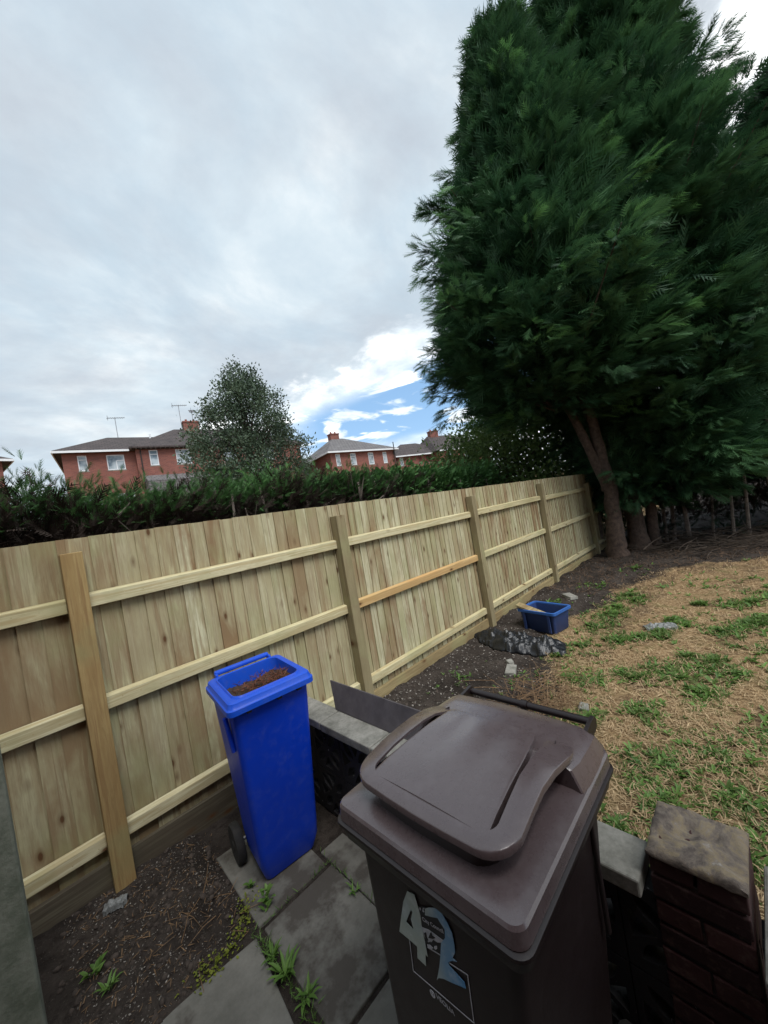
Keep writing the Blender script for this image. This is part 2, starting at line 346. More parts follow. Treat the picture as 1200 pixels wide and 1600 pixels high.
# ------------------------------------------------------------------ ground
def fbm(x, y, s, seed=0.0, o=4):
    return noise.fractal(Vector((x*s + seed, y*s - seed, seed*0.37)), 1.0, 2.0, o, noise_basis='PERLIN_ORIGINAL')
LB = [(-2, -3), (1.42, -3), (1.43, 0.75), (1.9, 0.85), (2.3, 1.0), (3.0, 1.35), (3.7, 1.72), (4.4, 1.95), (5.2, 1.85), (6.2, 1.7), (7.4, 1.55), (8.0, 1.1), (8.7, 0.2), (9.6, -0.8), (11, -2.2), (14, -6), (30, -20), (300, -300)]
def lawn_edge(x):
    for (a, b_), (c, d_) in zip(LB, LB[1:]):
        if a <= x <= c: return b_ + (d_-b_)*(x-a)/(c-a)
    return -300
def gz(x, y):
    z = 0.0
    if 1.4 < x < 11 and y < 2.83:   # rough soil bank along the fence
        e = lawn_edge(x); k = max(0, min(1, (y - e + 0.25)/0.7))
        z += 0.05*k*min(1, (x-1.4)/0.6)
    if x < 0.585 and y > 1.88: z += 0.012
    if y > 6: z += min((y-6)*0.165, 4.3)
    if x > 60: z += 0
    return z
def gfine(x, y):
    e = y - lawn_edge(x); soil = 1.0 if e > 0 or x < 1.16 else 0.35
    if (-0.3 < x < 1.17 and y < 1.9) or (0.585 < x < 1.17 and y < 2.47): soil = 0.12
    return soil*(0.045*fbm(x, y, 1.7, 3) + 0.020*fbm(x, y, 6, 5) + 0.007*fbm(x, y, 22, 9))
def ground():
    xs = [-300, -120, -50, -25, -12, -6, -3, -1.5] + list(np.arange(-0.6, 6.4, 0.045)) + list(np.arange(6.4, 13, 0.11)) + [14, 16, 19, 23, 28, 35, 45, 60, 90, 150, 300]
    ys = [-300, -120, -50, -25, -12, -7, -5, -4] + list(np.arange(-3, -0.2, 0.09)) + list(np.arange(-0.2, 3.1, 0.04)) + [3.4, 4, 5, 6, 7.5, 9, 11, 13, 16, 19, 22, 25, 28, 32, 36, 45, 60, 90, 150, 300]
    nx, ny = len(xs), len(ys); V = []; T = []
    for y in ys:
        for x in xs:
            z = gz(x, y) + (gfine(x, y) if -1 < x < 14 and -4 < y < 3.2 else 0)
            V.append((x, y, z))
            e = (lawn_edge(x) - y) if x > 1.3 else -1
            e += 0.35*fbm(x, y, 1.4, 21)
            lawn = max(0, min(1, 0.5 + e*1.6)) if y < 3 else 0.9
            T.append((lawn, 0, 0))
    F = np.array([(j*nx+i, j*nx+i+1, (j+1)*nx+i+1, (j+1)*nx+i) for j in range(ny-1) for i in range(nx-1)])
    mm, t, b = mat('soil_and_lawn'); o = t.coord(); lawn = t.sep(t.attr('tint'))[0]
    n1 = t.noise(o, 3.0, 8, 0.65); n2 = t.noise(o, 26, 8, 0.7); n3 = t.noise(o, 110, 5, 0.7)
    soil = t.ramp(n1, [(0.35, (0.028, 0.023, 0.020)), (0.62, (0.070, 0.058, 0.050))])
    soil = t.mix(t.ramp(n3, [(0.60, 0.0), (0.72, 0.7)]), soil, (0.20, 0.17, 0.145))
    soil = t.mix(t.ramp(n2, [(0.35, 0.7), (0.5, 0.0)]), soil, (0.020, 0.015, 0.013))
    thatch = t.ramp(n2, [(0.30, (0.10, 0.060, 0.032)), (0.5, (0.29, 0.195, 0.105)), (0.7, (0.47, 0.34, 0.20))])
    thatch = t.mix(t.ramp(t.noise(o, 1.9, 7, 0.7), [(0.38, 0.75), (0.50, 0.0)]), thatch, (0.085, 0.058, 0.038)); thatch = t.mix(t.ramp(n1, [(0.52, 0.0), (0.66, 0.55)]), thatch, (0.10, 0.12, 0.04))
    f = t.smooth(t.math('ADD', lawn, t.math('MULTIPLY', t.math('SUBTRACT', n2, 0.5), 0.9)), 0.35, 0.65)
    t.link(t.mix(f, soil, thatch), b.inputs['Base Color']); b.inputs['Roughness'].default_value = 0.97; b.inputs['Specular IOR Level'].default_value = 0.1
    bump(t, b, t.math('ADD', n2, t.math('MULTIPLY', n3, 0.6)), 0.9, 0.02)
    o = tri_mesh('ground', np.array(V), F, np.array(T), mm); o.data.polygons.foreach_set('use_smooth', [True]*len(o.data.polygons))
    tag(o, kind='structure')
ground()
def gh(x, y): return gz(x, y) + (gfine(x, y) if -1 < x < 14 and -4 < y < 3.2 else 0)

# patio: separate slabs laid as one pavement
def patio():
    mm, t, b = mat('concrete_slab'); o = t.coord(); tn = t.sep(t.attr('tint'))[0]
    n = t.noise(o, 4.5, 8, 0.7); n2 = t.noise(o, 60, 5, 0.7); n3 = t.noise(o, 1.7, 6, 0.65)
    col = t.ramp(n, [(0.30, (0.12, 0.118, 0.103)), (0.6, (0.22, 0.213, 0.188)), (0.75, (0.30, 0.29, 0.26))])
    col = t.mix(t.ramp(t.math('ADD', t.math('MULTIPLY', n3, 0.7), t.math('MULTIPLY', n, 0.3)), [(0.50, 0.0), (0.56, 0.85)]), col, (0.045, 0.035, 0.028))
    col = t.mix(t.math('MULTIPLY', n2, 0.3), col, (0.07, 0.07, 0.06)); col = t.mix(t.math('MULTIPLY', tn, 0.3), col, (0.06, 0.055, 0.045))
    t.link(col, b.inputs['Base Color']); b.inputs['Roughness'].default_value = 0.92; bump(t, b, n2, 0.5, 0.004)
    p = MB(); rects = [(-0.06, 0.535, 1.30, 1.885, -6), (0.60, 0.992, 1.27, 1.852, -1), (0.60, 0.99, 1.866, 2.45, -2), (1.003, 1.165, 1.50, 1.955, 0), (1.005, 1.165, 1.02, 1.487, 0),
                       (-0.08, 0.54, 0.69, 1.27, -3), (0.575, 1.0, 0.66, 1.25, 0), (0.575, 1.16, 0.06, 0.645, 0), (-0.07, 0.56, 0.07, 0.675, 0), (-0.08, 0.55, -0.55, 0.05, 0), (0.57, 1.16, -0.56, 0.045, 0), (-0.7, -0.1, 0.07, 0.65, 0), (-0.7, -0.1, 0.67, 1.25, 0)]
    for x0, x1, y0, y1, rz in rects:
        c = Vector(((x0+x1)/2, (y0+y1)/2, 0)); tilt = Matrix.Rotation(R(random.uniform(-0.4, 0.4)), 4, 'X') @ Matrix.Rotation(R(random.uniform(-0.4, 0.4)), 4, 'Y')
        Mx = Matrix.Translation(c) @ Matrix.Rotation(R(rz), 4, 'Z') @ tilt
        p.box((x0-c.x, y0-c.y, -0.05), (x1-c.x, y1-c.y, 0.012 + random.uniform(-0.003, 0.003)), (random.random(),)*3, Mx, 0.004)
    o = p.build('patio', mm, bevel=0.006); tag(o, kind='structure')
patio()

# ------------------------------------------------------------------ timber fence
FY = 2.83
PX = [-1.9, 0.215, 2.15, 4.50, 6.92, 9.62]
PT = [1.92, 1.915, 1.89, 1.868, 1.89, 1.72]
def fence():
    root = empty('timber_fence', (4, FY, 0), 0, 'new pale close board timber fence with brown posts and three rails along the soil bank', 'fence')
    O = Vector((4, FY, 0))
    def L(p): return (p[0]-O.x, p[1]-O.y, p[2])
    edges = [-1.9, 0.215, 2.15, 4.50, 6.92, 9.62, 10.6]
    tops = [2.0, 2.0, 1.998, 1.985, 1.975, 1.955, 1.95]
    for i in range(6):
        x0, x1 = edges[i], edges[i+1]; mb = MB(); x = x0
        while x < x1 - 0.01:
            wd = random.uniform(0.085, 0.10) if i > 1 else random.uniform(0.095, 0.125); xe = min(x + wd, x1)
            ht = 1.0; zt = tops[i] + (tops[i+1]-tops[i])*(x-x0)/(x1-x0) + random.uniform(-0.0025, 0.0025)
            tone = random.choice([0.2, 0.3, 0.5, 0.65, 0.8, 0.9, 1.0])
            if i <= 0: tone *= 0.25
            stain = random.choice([0.1, 0.3, 0.5, 0.8, 1.0]) if i > 0 else random.uniform(0.7, 1.0)
            c = (tone, stain, random.random()); yy = FY + random.uniform(0, 0.004); tl = random.uniform(-0.004, 0.004)
            # feather edge: thick on the right, thin on the left, each lapping behind the next
            a, bq = x - 0.012, xe + 0.006
            k = random.uniform(0.3, 0.85)
            vs = [(a, yy-0.006*k, 0.14), (bq, yy+0.012*k, 0.14), (bq, yy+0.022, 0.14), (a, yy+0.012, 0.14),
                  (a+tl, yy-0.006*k, zt), (bq+tl, yy+0.012*k, zt), (bq+tl, yy+0.022, zt), (a+tl, yy+0.012, zt)]
            mb.add([L(p) for p in vs], [(0,3,2,1),(4,5,6,7),(0,1,5,4),(1,2,6,5),(2,3,7,6),(3,0,4,7)], c)
            x = xe
        o = mb.build('board_panel', M['board'], root)
        if i == 0: o['label'] = 'darker brown stained boards left of the nearest post'
        gb = MB(); g1 = x1 - 0.05; g0 = x0 + 0.05
        gb.box(L((g0, FY-0.045, -0.12)), L((g1, FY-0.012, 0.155)), (random.random(), 0.6, random.random()), jit=0.002); gbo = gb.build('gravel_board', M['gravel_board'] if i > 1 else M['gravel_shaded'], root, bevel=0.003)
        if i == 1: gbo['label'] = 'board at ground level behind the blue bin, shade painted into its colour'
        for k, zc in enumerate((1.622, 1.012, 0.275)):
            r_ = MB(); zl = zc + random.uniform(-0.006, 0.006); zr = zc + random.uniform(-0.012, 0.006)
            if i >= 4: zl -= 0.02; zr -= 0.03
            c = (random.random(), 0.15, random.random()); h = 0.037
            ya, yb = FY-0.046, FY-0.006
            vs = [(g0, ya, zl-h), (g1, ya, zr-h), (g1, yb, zr-h), (g0, yb, zl-h), (g0, ya, zl+h), (g1, ya, zr+h), (g1, yb, zr+h+0.012), (g0, yb, zl+h+0.012)]
            r_.add([L(p) for p in vs], [(0,3,2,1),(4,5,6,7),(0,1,5,4),(1,2,6,5),(2,3,7,6),(3,0,4,7)], c)
            orange = (i == 2 and k == 1)
            xx = g0 + 0.08
            while xx < g1 - 0.03 and i < 4:
                zz = zl + (zr-zl)*(xx-g0)/(g1-g0) + random.uniform(-0.012, 0.012); r_.add([L((xx+0.0032*math.cos(q), ya-0.0008, zz+0.0032*math.sin(q))) for q in [k6*1.047 for k6 in range(6)]], [(0,1,2,3,4,5)], (0.0, 1.0, 0.0)); xx += random.uniform(0.09, 0.12)
            o = r_.build('rail', M['rail_orange'] if orange else M['rail'], root, bevel=0.004)
            if orange: o['label'] = 'orange toned rail, newer than the rest'
    for i, (px, pt) in enumerate(zip(PX, PT)):
        p = MB(); w2 = 0.05
        ya, yb = FY-0.105, FY-0.004
        p.box(L((px-w2, ya, -0.2)), L((px+w2, yb, pt)), (random.uniform(0.2, 0.9) if i != 1 else 1.0, 0.35, random.random()), jit=0.002)
        p.build('post', M['post'] if i < 2 else M['post_pale'], root, bevel=0.004)
fence()

o = MB(); o.box((-0.30, 1.80, -0.1), (-0.112, 1.915, 1.335), jit=0.004)
tag(o.build('old_post', M['old_post'], bevel=0.008), 'weathered grey green old post at the left edge nearest the camera', 'post')

# ------------------------------------------------------------------ garden wall with pierced blocks, coping, pier
def circ(cx_, cy_, r, n=16, a0=0, a1=360): return [(cx_ + r*math.cos(R(a0+(a1-a0)*i/n)), cy_ + r*math.sin(R(a0+(a1-a0)*i/n))) for i in range(n)]
def lens(p, q, bulge, n=8):
    p = Vector(p); q = Vector(q); dd = q-p; nn = Vector((-dd.y, dd.x)).normalized(); out = []
    for i in range(n+1):
        s_ = i/n; out.append(tuple(p + dd*s_ + nn*bulge*math.sin(math.pi*s_)))
    for i in range(1, n):
        s_ = 1-i/n; out.append(tuple(p + dd*s_ - nn*bulge*math.sin(math.pi*s_)))
    return out
def block(root, y0, z0, o):
    S = 0.287; outer = [(0, 0), (S, 0), (S, S), (0, S)]; c = S/2
    holes = []
    for sx, sy in ((1, 1), (-1, 1), (-1, -1), (1, -1)):
        holes.append(lens((c+sx*0.022, c+sy*0.022), (c+sx*0.105, c+sy*0.105), 0.026))
    for ux, uy in ((1, 0), (0, 1), (-1, 0), (0, -1)):
        px_, py_ = -uy, ux
        e = 0.122; holes.append([(c+ux*0.05, c+uy*0.05), (c+ux*e+px_*0.045, c+uy*e+py_*0.045), (c+ux*(e+0.004), c+uy*(e+0.004)), (c+ux*e-px_*0.045, c+uy*e-py_*0.045)])
    b_ = MB(); b_.prism(outer, holes, 0.035, 0.115, lambda a, h, zz: (zz, y0-a-o.y, z0+h))
    return b_.build('pierced_block', M['black_paint'], root)
def wall():
    root = empty('garden_wall', (1.18, 1.2, 0), 0, 'low pierced block wall with pale concrete coping behind the two wheelie bins', 'garden wall')
    o = Vector((1.18, 1.2, 0)); first = None
    for y0 in [2.50 - 0.292*i for i in range(8)] + [0.125 - 0.292*i for i in range(4)]:
        for z0 in (0.01, 0.303):
            block(root, y0, z0, o)
    ends = [2.52, 2.02, 1.56, 0.98, 0.372]
    for a, b_ in zip(ends, ends[1:]):
        c = MB(); c.box((-0.012, b_-o.y+0.004, 0.597), (0.148, a-o.y-0.004, 0.65), None, None, 0.003); c.build('coping_stone', M['concrete'], root, bevel=0.006)
    for a, b_ in ((0.120, -0.02), (-0.02, -0.30), (-0.30, -0.75), (-0.75, -1.3)):
        c = MB(); c.box((-0.10, b_-o.y+0.004, 0.590), (0.245, a-o.y-0.004, 0.645), None, None, 0.004); c.build('coping_stone', M['concrete'], root, bevel=0.008)
wall()
def pier():
    root = empty('brick_pier', (1.315, 0.245, 0), 0, 'short dark red brick pier with rough mortar top at the lower right', 'brick pier')
    mm, t, b = mat('dark_red_brick'); oo = t.coord(); n = t.noise(oo, 30, 6, 0.7); tn = t.sep(t.attr('tint'))[0]
    col = t.mix(tn, (0.034, 0.013, 0.013), (0.062, 0.022, 0.020)); col = t.mix(t.ramp(n, [(0.52, 0.0), (0.68, 0.55)]), col, (0.13, 0.085, 0.07))
    t.link(col, b.inputs['Base Color']); b.inputs['Roughness'].default_value = 0.9; bump(t, b, n, 0.6, 0.005)
    mo = simple('pier_mortar', (0.035, 0.028, 0.026), (0.10, 0.08, 0.07), 20, 0.95, 0.6, 0.004)
    br = MB(); hx = hy = 0.107; z = 0.0; k = 0
    while z < 0.67:
        q = 0.0648
        if k % 2 == 0: parts = [(-hx, -hy, -0.003, hy), (0.003, -hy, hx, hy)]
        else: parts = [(-hx, -hy, hx, -0.003), (-hx, 0.003, hx, hy)]
        for x0, y0, x1, y1 in parts: br.box((x0, y0, z+0.005), (x1, y1, z+q), (random.random(),)*3, None, 0.0025)
        z += 0.0733; k += 1
    br.build('brickwork', mm, root, bevel=0.004)
    c = MB(); c.box((-0.099, -0.099, 0), (0.099, 0.099, 0.668)); c.build('mortar', mo, root)
    # rough cap
    cap = bmesh.new(); n_ = 26
    me = bpy.data.meshes.new('cap'); vs = []; fs = []
    for j in range(n_+1):
        for i in range(n_+1):
            x = -hx-0.004 + (2*hx+0.008)*i/n_; y = -hy-0.004 + (2*hy+0.008)*j/n_
            ed = min(i, j, n_-i, n_-j); z = 0.737 + 0.013*fbm(x, y, 13, 2) + 0.006*fbm(x, y, 45, 4) - (0.006 if ed == 0 else 0.0)
            vs.append((x, y, z))
    for j in range(n_):
        for i in range(n_): a = j*(n_+1)+i; fs.append((a, a+1, a+n_+2, a+n_+1))
    base = len(vs); per = [(i, 0) for i in range(n_+1)] + [(n_, j) for j in range(1, n_+1)] + [(i, n_) for i in range(n_-1, -1, -1)] + [(0, j) for j in range(n_-1, 0, -1)]
    for i, j in per: x, y, z = vs[j*(n_+1)+i]; vs.append((x, y, 0.7245 - 0.008 + 0.006*fbm(x, y, 40, 7)))
    for k in range(len(per)):
        i, j = per[k]; i2, j2 = per[(k+1) % len(per)]
        fs.append((j*(n_+1)+i, base+k, base+(k+1) % len(per), j2*(n_+1)+i2))
    fs.append(tuple(base+k for k in range(len(per)))[::-1])
    mm2, t, b = mat('worn_stone_cap'); oo = t.coord(); n1 = t.noise(oo, 11, 8, 0.7, 0.6); n2 = t.noise(oo, 60, 5, 0.7)
    col = t.ramp(n1, [(0.38, (0.075, 0.062, 0.054)), (0.48, (0.19, 0.158, 0.128)), (0.54, (0.27, 0.215, 0.13)), (0.60, (0.24, 0.205, 0.17)), (0.66, (0.46, 0.43, 0.38))])
    t.link(t.mix(t.math('MULTIPLY', n2, 0.5), col, (0.12, 0.095, 0.08)), b.inputs['Base Color']); b.inputs['Roughness'].default_value = 0.95; bump(t, b, n2, 0.8, 0.006)
    me.from_pydata(vs, [], fs); me.update(); link('cap', me, mm2, root, 60)
pier()

def loose_board():
    b_ = MB(); pts = [(1.313, 2.045, 0.652), (1.313, 1.22, 0.652), (1.365, 1.22, 0.80), (1.365, 2.135, 0.80)]
    tk = Vector((0.012, 0, -0.003)); b_.add([Vector(p) for p in pts] + [Vector(p)+tk for p in pts], [(0,1,2,3),(7,6,5,4),(0,4,5,1),(1,5,6,2),(2,6,7,3),(3,7,4,0)])
    tag(b_.build('loose_panel', M['slate'], bevel=0.002), 'thin grey panel standing on edge along the wall coping', 'panel')
loose_board()
b_ = MB(); b_.box((-0.05, -0.04, 0), (0.05, 0.04, 0.085), None, Matrix.Translation((1.245, 2.37, 0.652)) @ Matrix.Rotation(0.5, 4, 'Z'), 0.008)
tag(b_.build('brick_piece', M['brick'], bevel=0.006), 'broken red brick piece on the wall end behind the blue bin', 'brick')

# ------------------------------------------------------------------ blue wheelie bin
def wheel(root, c, r, wd, name='wheel'):
    tyre = MB(); rings = []
    prof = [(-wd/2, r*0.72), (-wd/2, r*0.94), (-wd*0.3, r), (wd*0.3, r), (wd/2, r*0.94), (wd/2, r*0.72)]
    for xx, rr in prof: rings.append([Vector((c[0]+xx, c[1]+rr*math.cos(2*math.pi*k/28), c[2]+rr*math.sin(2*math.pi*k/28))) for k in range(28)])
    tyre.loft(rings, None, True); w_ = tyre.build(name, M['rubber'], root, 35)
    hub = MB(); hub.tube([(c[0]-wd*0.56, c[1], c[2]), (c[0]+wd*0.56, c[1], c[2])], r*0.28, 14); hub.build('hub', M['rubber'], w_, 35)
def blue_bin():
    root = empty('blue_wheelie_bin', (0.874, 2.10, 0.024), R(-7), 'blue wheelie bin without a lid, full of dead leaves, beside the fence', 'wheelie bin')
    mb = MB()
    def ring(z, x0, x1, y0, y1, r): return rrect(x0, x1, y0, y1, r, z, 6)
    zs = []
    for k in range(13):
        s_ = k/12; z = 0.0 + s_*1.0
        hx = 0.162 + (0.208-0.162)*s_; yf = -0.098 - 0.117*s_; yb = 0.165 + 0.065*s_
        inset = 0.02*math.exp(-z*40); zs.append(ring(z, -hx+inset, hx-inset, yf+inset, yb-inset, 0.032))
    inner = [ring(0.995, -0.196, 0.196, -0.20, 0.212, 0.04), ring(0.80, -0.186, 0.186, -0.19, 0.195, 0.04)]
    mb.loft(zs + inner, None, True); mb.build('body', M['blue'], root, 40)
    rm = MB(); X, Y0, Y1 = 0.232, -0.25, 0.245
    rings = [ring(0.968, -X+0.012, X-0.012, Y0+0.012, Y1-0.012, 0.03), ring(0.970, -X, X, Y0, Y1, 0.035), ring(0.996, -X, X, Y0, Y1, 0.035), ring(1.000, -X+0.006, X-0.006, Y0+0.006, Y1-0.006, 0.035),
             ring(1.002, -X+0.008, X-0.008, Y0+0.008, Y1-0.008, 0.035), ring(1.024, -X+0.014, X-0.014, Y0+0.014, Y1-0.014, 0.035), ring(1.030, -X+0.024, X-0.024, Y0+0.024, Y1-0.024, 0.03),
             ring(1.028, -X+0.045, X-0.045, Y0+0.048, Y1-0.046, 0.05), ring(1.036, -X+0.050, X-0.050, Y0+0.052, Y1-0.050, 0.05), ring(1.034, -X+0.056, X-0.056, Y0+0.058, Y1-0.056, 0.05), ring(0.95, -X+0.060, X-0.060, Y0+0.062, Y1-0.058, 0.05),
             ring(0.80, -X+0.066, X-0.066, Y0+0.07, Y1-0.066, 0.05)]
    rm.loft(rings, None, False); rm.build('rim', M['blue_rim'], root, 40)
    for sx in (-0.13, 0.03, 0.14):
        q = MB(); q.box((sx-0.012, -0.238, 0.952), (sx+0.012, -0.205, 0.97)); q.build('lug', M['rubber'], root, bevel=0.002)
    h = MB(); h.box((-0.165, 0.252, 1.024), (0.165, 0.284, 1.052), None, None, 0.001)
    h.build('handle', M['blue_rim'], root, bevel=0.009)
    for sx in (-0.16, 0.16):
        q = MB(); q.box((sx-0.007, 0.225, 0.985), (sx+0.007, 0.275, 1.04)); q.build('handle_bracket', M['blue_rim'], root, bevel=0.003)
    sg = MB(); sg.tube([(-0.222, -0.12, 0.93), (-0.205, -0.12, 0.75)], 0.012, 8); sg.build('side_rib', M['blue'], root)
    for sx in (-0.205, 0.205): wheel(root, (sx, 0.20, 0.085), 0.105, 0.045)
    ax = MB(); ax.tube([(-0.2, 0.20, 0.085), (0.2, 0.20, 0.085)], 0.011, 10); ax.build('axle', M['metal'], root)
    # contents
    rot = Matrix.Translation(root.location) @ Matrix.Rotation(R(-7), 4, 'Z')
    so = MB(); n_ = 24; vs = []; fs = []
    for j in range(n_+1):
        for i in range(n_+1):
            x = -0.172 + 0.344*i/n_; y = -0.185 + 0.365*j/n_
            vs.append(rot @ Vector((x, y, 0.985 + 0.018*fbm(x, y, 9, 1) + 0.012*fbm(x, y, 35, 2) - 0.2*max(0, y-0.03)*1.2)))
    for j in range(n_):
        for i in range(n_): a = j*(n_+1)+i; fs.append((a, a+1, a+n_+2, a+n_+1))
    so.add(vs, fs); mm = simple('wet_compost', (0.022, 0.014, 0.010), (0.10, 0.055, 0.03), 30, 0.95, 0.9, 0.01)
    tag(so.build('compost', mm, None, fix=False), 'dark wet compost filling the blue wheelie bin', 'compost', kind='stuff')
    n = 900; P = np.stack([RNG.uniform(-0.15, 0.15, n), RNG.uniform(-0.17, 0.12, n), RNG.uniform(0.985, 1.0, n)], 1)
    m_ = (P[:, 0]-0.02)**2/0.02 + (P[:, 1]+0.06)**2/0.008 < 1+RNG.normal(size=n)*0.5; P = P[m_]; n = len(P)
    P[:, 2] += RNG.uniform(0, 0.035, n)
    P = np.array([tuple(rot @ Vector(p)) for p in P]); A = unit(n); A[:, 2] = np.abs(A[:, 2])*0.6
    tv = np.array([(0, -0.5, 0), (0, 0.5, 0), (6, 0.9, 0.6), (12, 0, 0)]); tf = np.array([(0, 1, 2), (0, 2, 3)])
    V, F, T = scatter(tv, tf, P, A, unit(n), RNG.uniform(0.0015, 0.0038, n), RNG.random(n))
    tag(tri_mesh('dead_leaves', V, F, T, M['leaf_litter']), 'rust red dead leaves and stalks lying in the blue bin', 'dead leaves', kind='stuff')
blue_bin()

# ------------------------------------------------------------------ brown wheelie bin
BC = Vector((0.88, 0.677, 0.022))
def brown_bin():
    root = empty('brown_wheelie_bin', BC, 0, 'large brown wheelie bin with a closed lid and torn number sticker in the foreground', 'wheelie bin')
    mb = MB(); rings = []
    for k in range(13):
        s_ = k/12; z = 0.955*s_; hy = 0.195 + 0.05*s_; xf = -0.290 + 0.004*s_; xb = 0.16 + 0.10*s_
        ins = 0.02*math.exp(-z*40); rings.append(rrect(xf+ins, xb-ins, -hy+ins, hy-ins, 0.03, z, 6))
    rings += [rrect(-0.275, 0.25, -0.235, 0.235, 0.03, 0.955, 6), rrect(-0.24, 0.14, -0.19, 0.19, 0.03, 0.1, 6)]
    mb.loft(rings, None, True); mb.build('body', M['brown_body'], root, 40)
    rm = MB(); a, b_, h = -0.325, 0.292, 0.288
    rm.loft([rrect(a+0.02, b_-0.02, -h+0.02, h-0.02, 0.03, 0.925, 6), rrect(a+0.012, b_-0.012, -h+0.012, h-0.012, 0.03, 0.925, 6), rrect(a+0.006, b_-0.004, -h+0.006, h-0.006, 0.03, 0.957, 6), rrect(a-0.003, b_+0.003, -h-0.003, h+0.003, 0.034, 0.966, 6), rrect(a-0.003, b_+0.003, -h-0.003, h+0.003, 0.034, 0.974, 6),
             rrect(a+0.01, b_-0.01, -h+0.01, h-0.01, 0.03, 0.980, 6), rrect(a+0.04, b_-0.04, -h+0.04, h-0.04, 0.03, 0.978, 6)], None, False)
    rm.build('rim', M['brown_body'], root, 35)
    ld = MB()
    ld.loft([rrect(a+0.018, b_-0.01, -h+0.018, h-0.018, 0.03, 0.980, 6), rrect(a+0.004, b_, -h+0.004, h-0.004, 0.032, 0.980, 6), rrect(a+0.008, b_, -h+0.006, h-0.006, 0.030, 1.012, 6), rrect(a+0.013, b_-0.004, -h+0.011, h-0.011, 0.026, 1.019, 6),
             rrect(a+0.05, b_-0.03, -h+0.04, h-0.04, 0.03, 1.026, 6), rrect(a+0.10, b_-0.1, -h+0.12, h-0.12, 0.03, 1.030, 6)], None, True)
    # hump: grid of sections along x
    secs = [(-0.235, 0.165, 0.172, 1.050), (-0.228, 0.166, 0.174, 1.066), (-0.20, 0.168, 0.178, 1.072), (-0.10, 0.170, 0.185, 1.086), (0.00, 0.172, 0.192, 1.090), (0.055, 0.176, 0.200, 1.091), (0.066, 0.180, 0.204, 1.092), (0.070, 0.236, 0.272, 1.092), (0.075, 0.240, 0.275, 1.092),
            (0.12, 0.246, 0.279, 1.085), (0.20, 0.247, 0.279, 1.082), (0.26, 0.244, 0.276, 1.076), (0.288, 0.232, 0.268, 1.060), (0.298, 0.225, 0.262, 1.035)]
    ns = 22; rr = []
    for x, hw, hb, z in secs:
        row = [Vector((x, -hb, 1.018))]
        row += [Vector((x, -(hb*0.35+hw*0.65), 1.018+(z-1.018)*0.75))]
        for k in range(ns+1):
            u = -1+2*k/ns; dish = 0.010*(1-u*u) - 0.006*math.exp(-((u*hw-0.06)**2+(x+0.03)**2)/0.002) + (0.004*math.exp(-((u*hw-0.1)**2+(x-0.02)**2)/0.003))
            row.append(Vector((x, u*hw, z - (0.010 if abs(u) > 0.999 else 0) + dish)))
        row += [Vector((x, (hb*0.35+hw*0.65), 1.018+(z-1.018)*0.75)), Vector((x, hb, 1.018))]
        rr.append(row)
    ld.loft([[Vector((secs[0][0]-0.004, p.y, 1.02)) for p in rr[0]]] + rr, None, False, False)
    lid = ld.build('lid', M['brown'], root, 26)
    # raised centre panel
    pn = MB(); rows = []
    for x, hw, z in [(-0.245, 0.186, 1.080), (-0.242, 0.184, 1.098), (-0.19, 0.180, 1.108), (-0.10, 0.172, 1.115), (0.0, 0.164, 1.118), (0.09, 0.152, 1.117), (0.118, 0.144, 1.113), (0.126, 0.142, 1.085)]:
        row = []
        for u in [-1, -0.999, -0.985] + [-0.95+1.9*k/22 for k in range(23)] + [0.985, 0.999, 1]:
            y = u*hw
            dent = -0.010*math.exp(-((y-0.065)**2/0.0009+(x-0.01)**2/0.0006)) + 0.006*math.exp(-((y-0.02)**2/0.003+(x+0.06)**2/0.004)) - 0.006*math.exp(-((y+0.07)**2/0.002+(x+0.02)**2/0.003))
            row.append(Vector((x, y, (z - 0.025 if abs(u) > 0.9995 else (z - 0.0015 if abs(u) > 0.99 else z)) + 0.005*(1-u*u) + (dent if abs(u) < 0.9 and -0.2 < x < 0.09 else 0))))
        rows.append(row)
    pn.loft(rows, None, False, False); pn.build('raised_panel', M['brown'], lid, 40)
    # U shaped grip band round the front and sides
    def side(s_):
        o_ = [(0.150, 0.235, 1.083), (0.115, 0.246, 1.092), (0.07, 0.247, 1.104), (0.0, 0.243, 1.115), (-0.07, 0.241, 1.117), (-0.14, 0.244, 1.111), (-0.205, 0.246, 1.100)]
        i_ = [(0.155, 0.165, 1.084), (0.12, 0.170, 1.098), (0.06, 0.180, 1.116), (0.0, 0.182, 1.124), (-0.07, 0.184, 1.125), (-0.14, 0.190, 1.118), (-0.205, 0.194, 1.106)]
        for k in range(1, 7):
            an = R(90*k/6); o_.append((-0.205-0.072*math.sin(an), 0.172+0.072*math.cos(an), 1.100-0.008*k/6)); i_.append((-0.205-0.033*math.sin(an), 0.161+0.033*math.cos(an), 1.106-0.006*k/6))
        return [(x, y*s_, z) for x, y, z in o_], [(x, y*s_, z) for x, y, z in i_]
    oR, iR = side(-1); oL, iL = side(1)
    mid = [(-0.281, 0.09), (-0.283, 0.0), (-0.281, -0.09)]
    O = oL + [(x, y, 1.092) for x, y in mid] + oR[::-1]; I = iL + [(-0.240, y, 1.100) for x, y in mid] + iR[::-1]
    bd = MB(); cols = [[Vector(p) for p in O], [Vector(p) for p in I]]
    lowO = [Vector((p[0], p[1], p[2]-0.016)) for p in O]; lowI = [Vector((p[0], p[1], p[2]-0.008)) for p in I]
    edgeO = [Vector((p[0]*0.993, p[1]*0.99, p[2]+0.003)) for p in O]
    ring = [cols[0], edgeO, cols[1], lowI, [Vector((p.x, p.y, p.z)) for p in [(a_+b__)/2 for a_, b__ in zip(lowO, lowI)]], lowO]
    sec = [[ring[j][i] for j in range(6)] for i in range(len(O))]
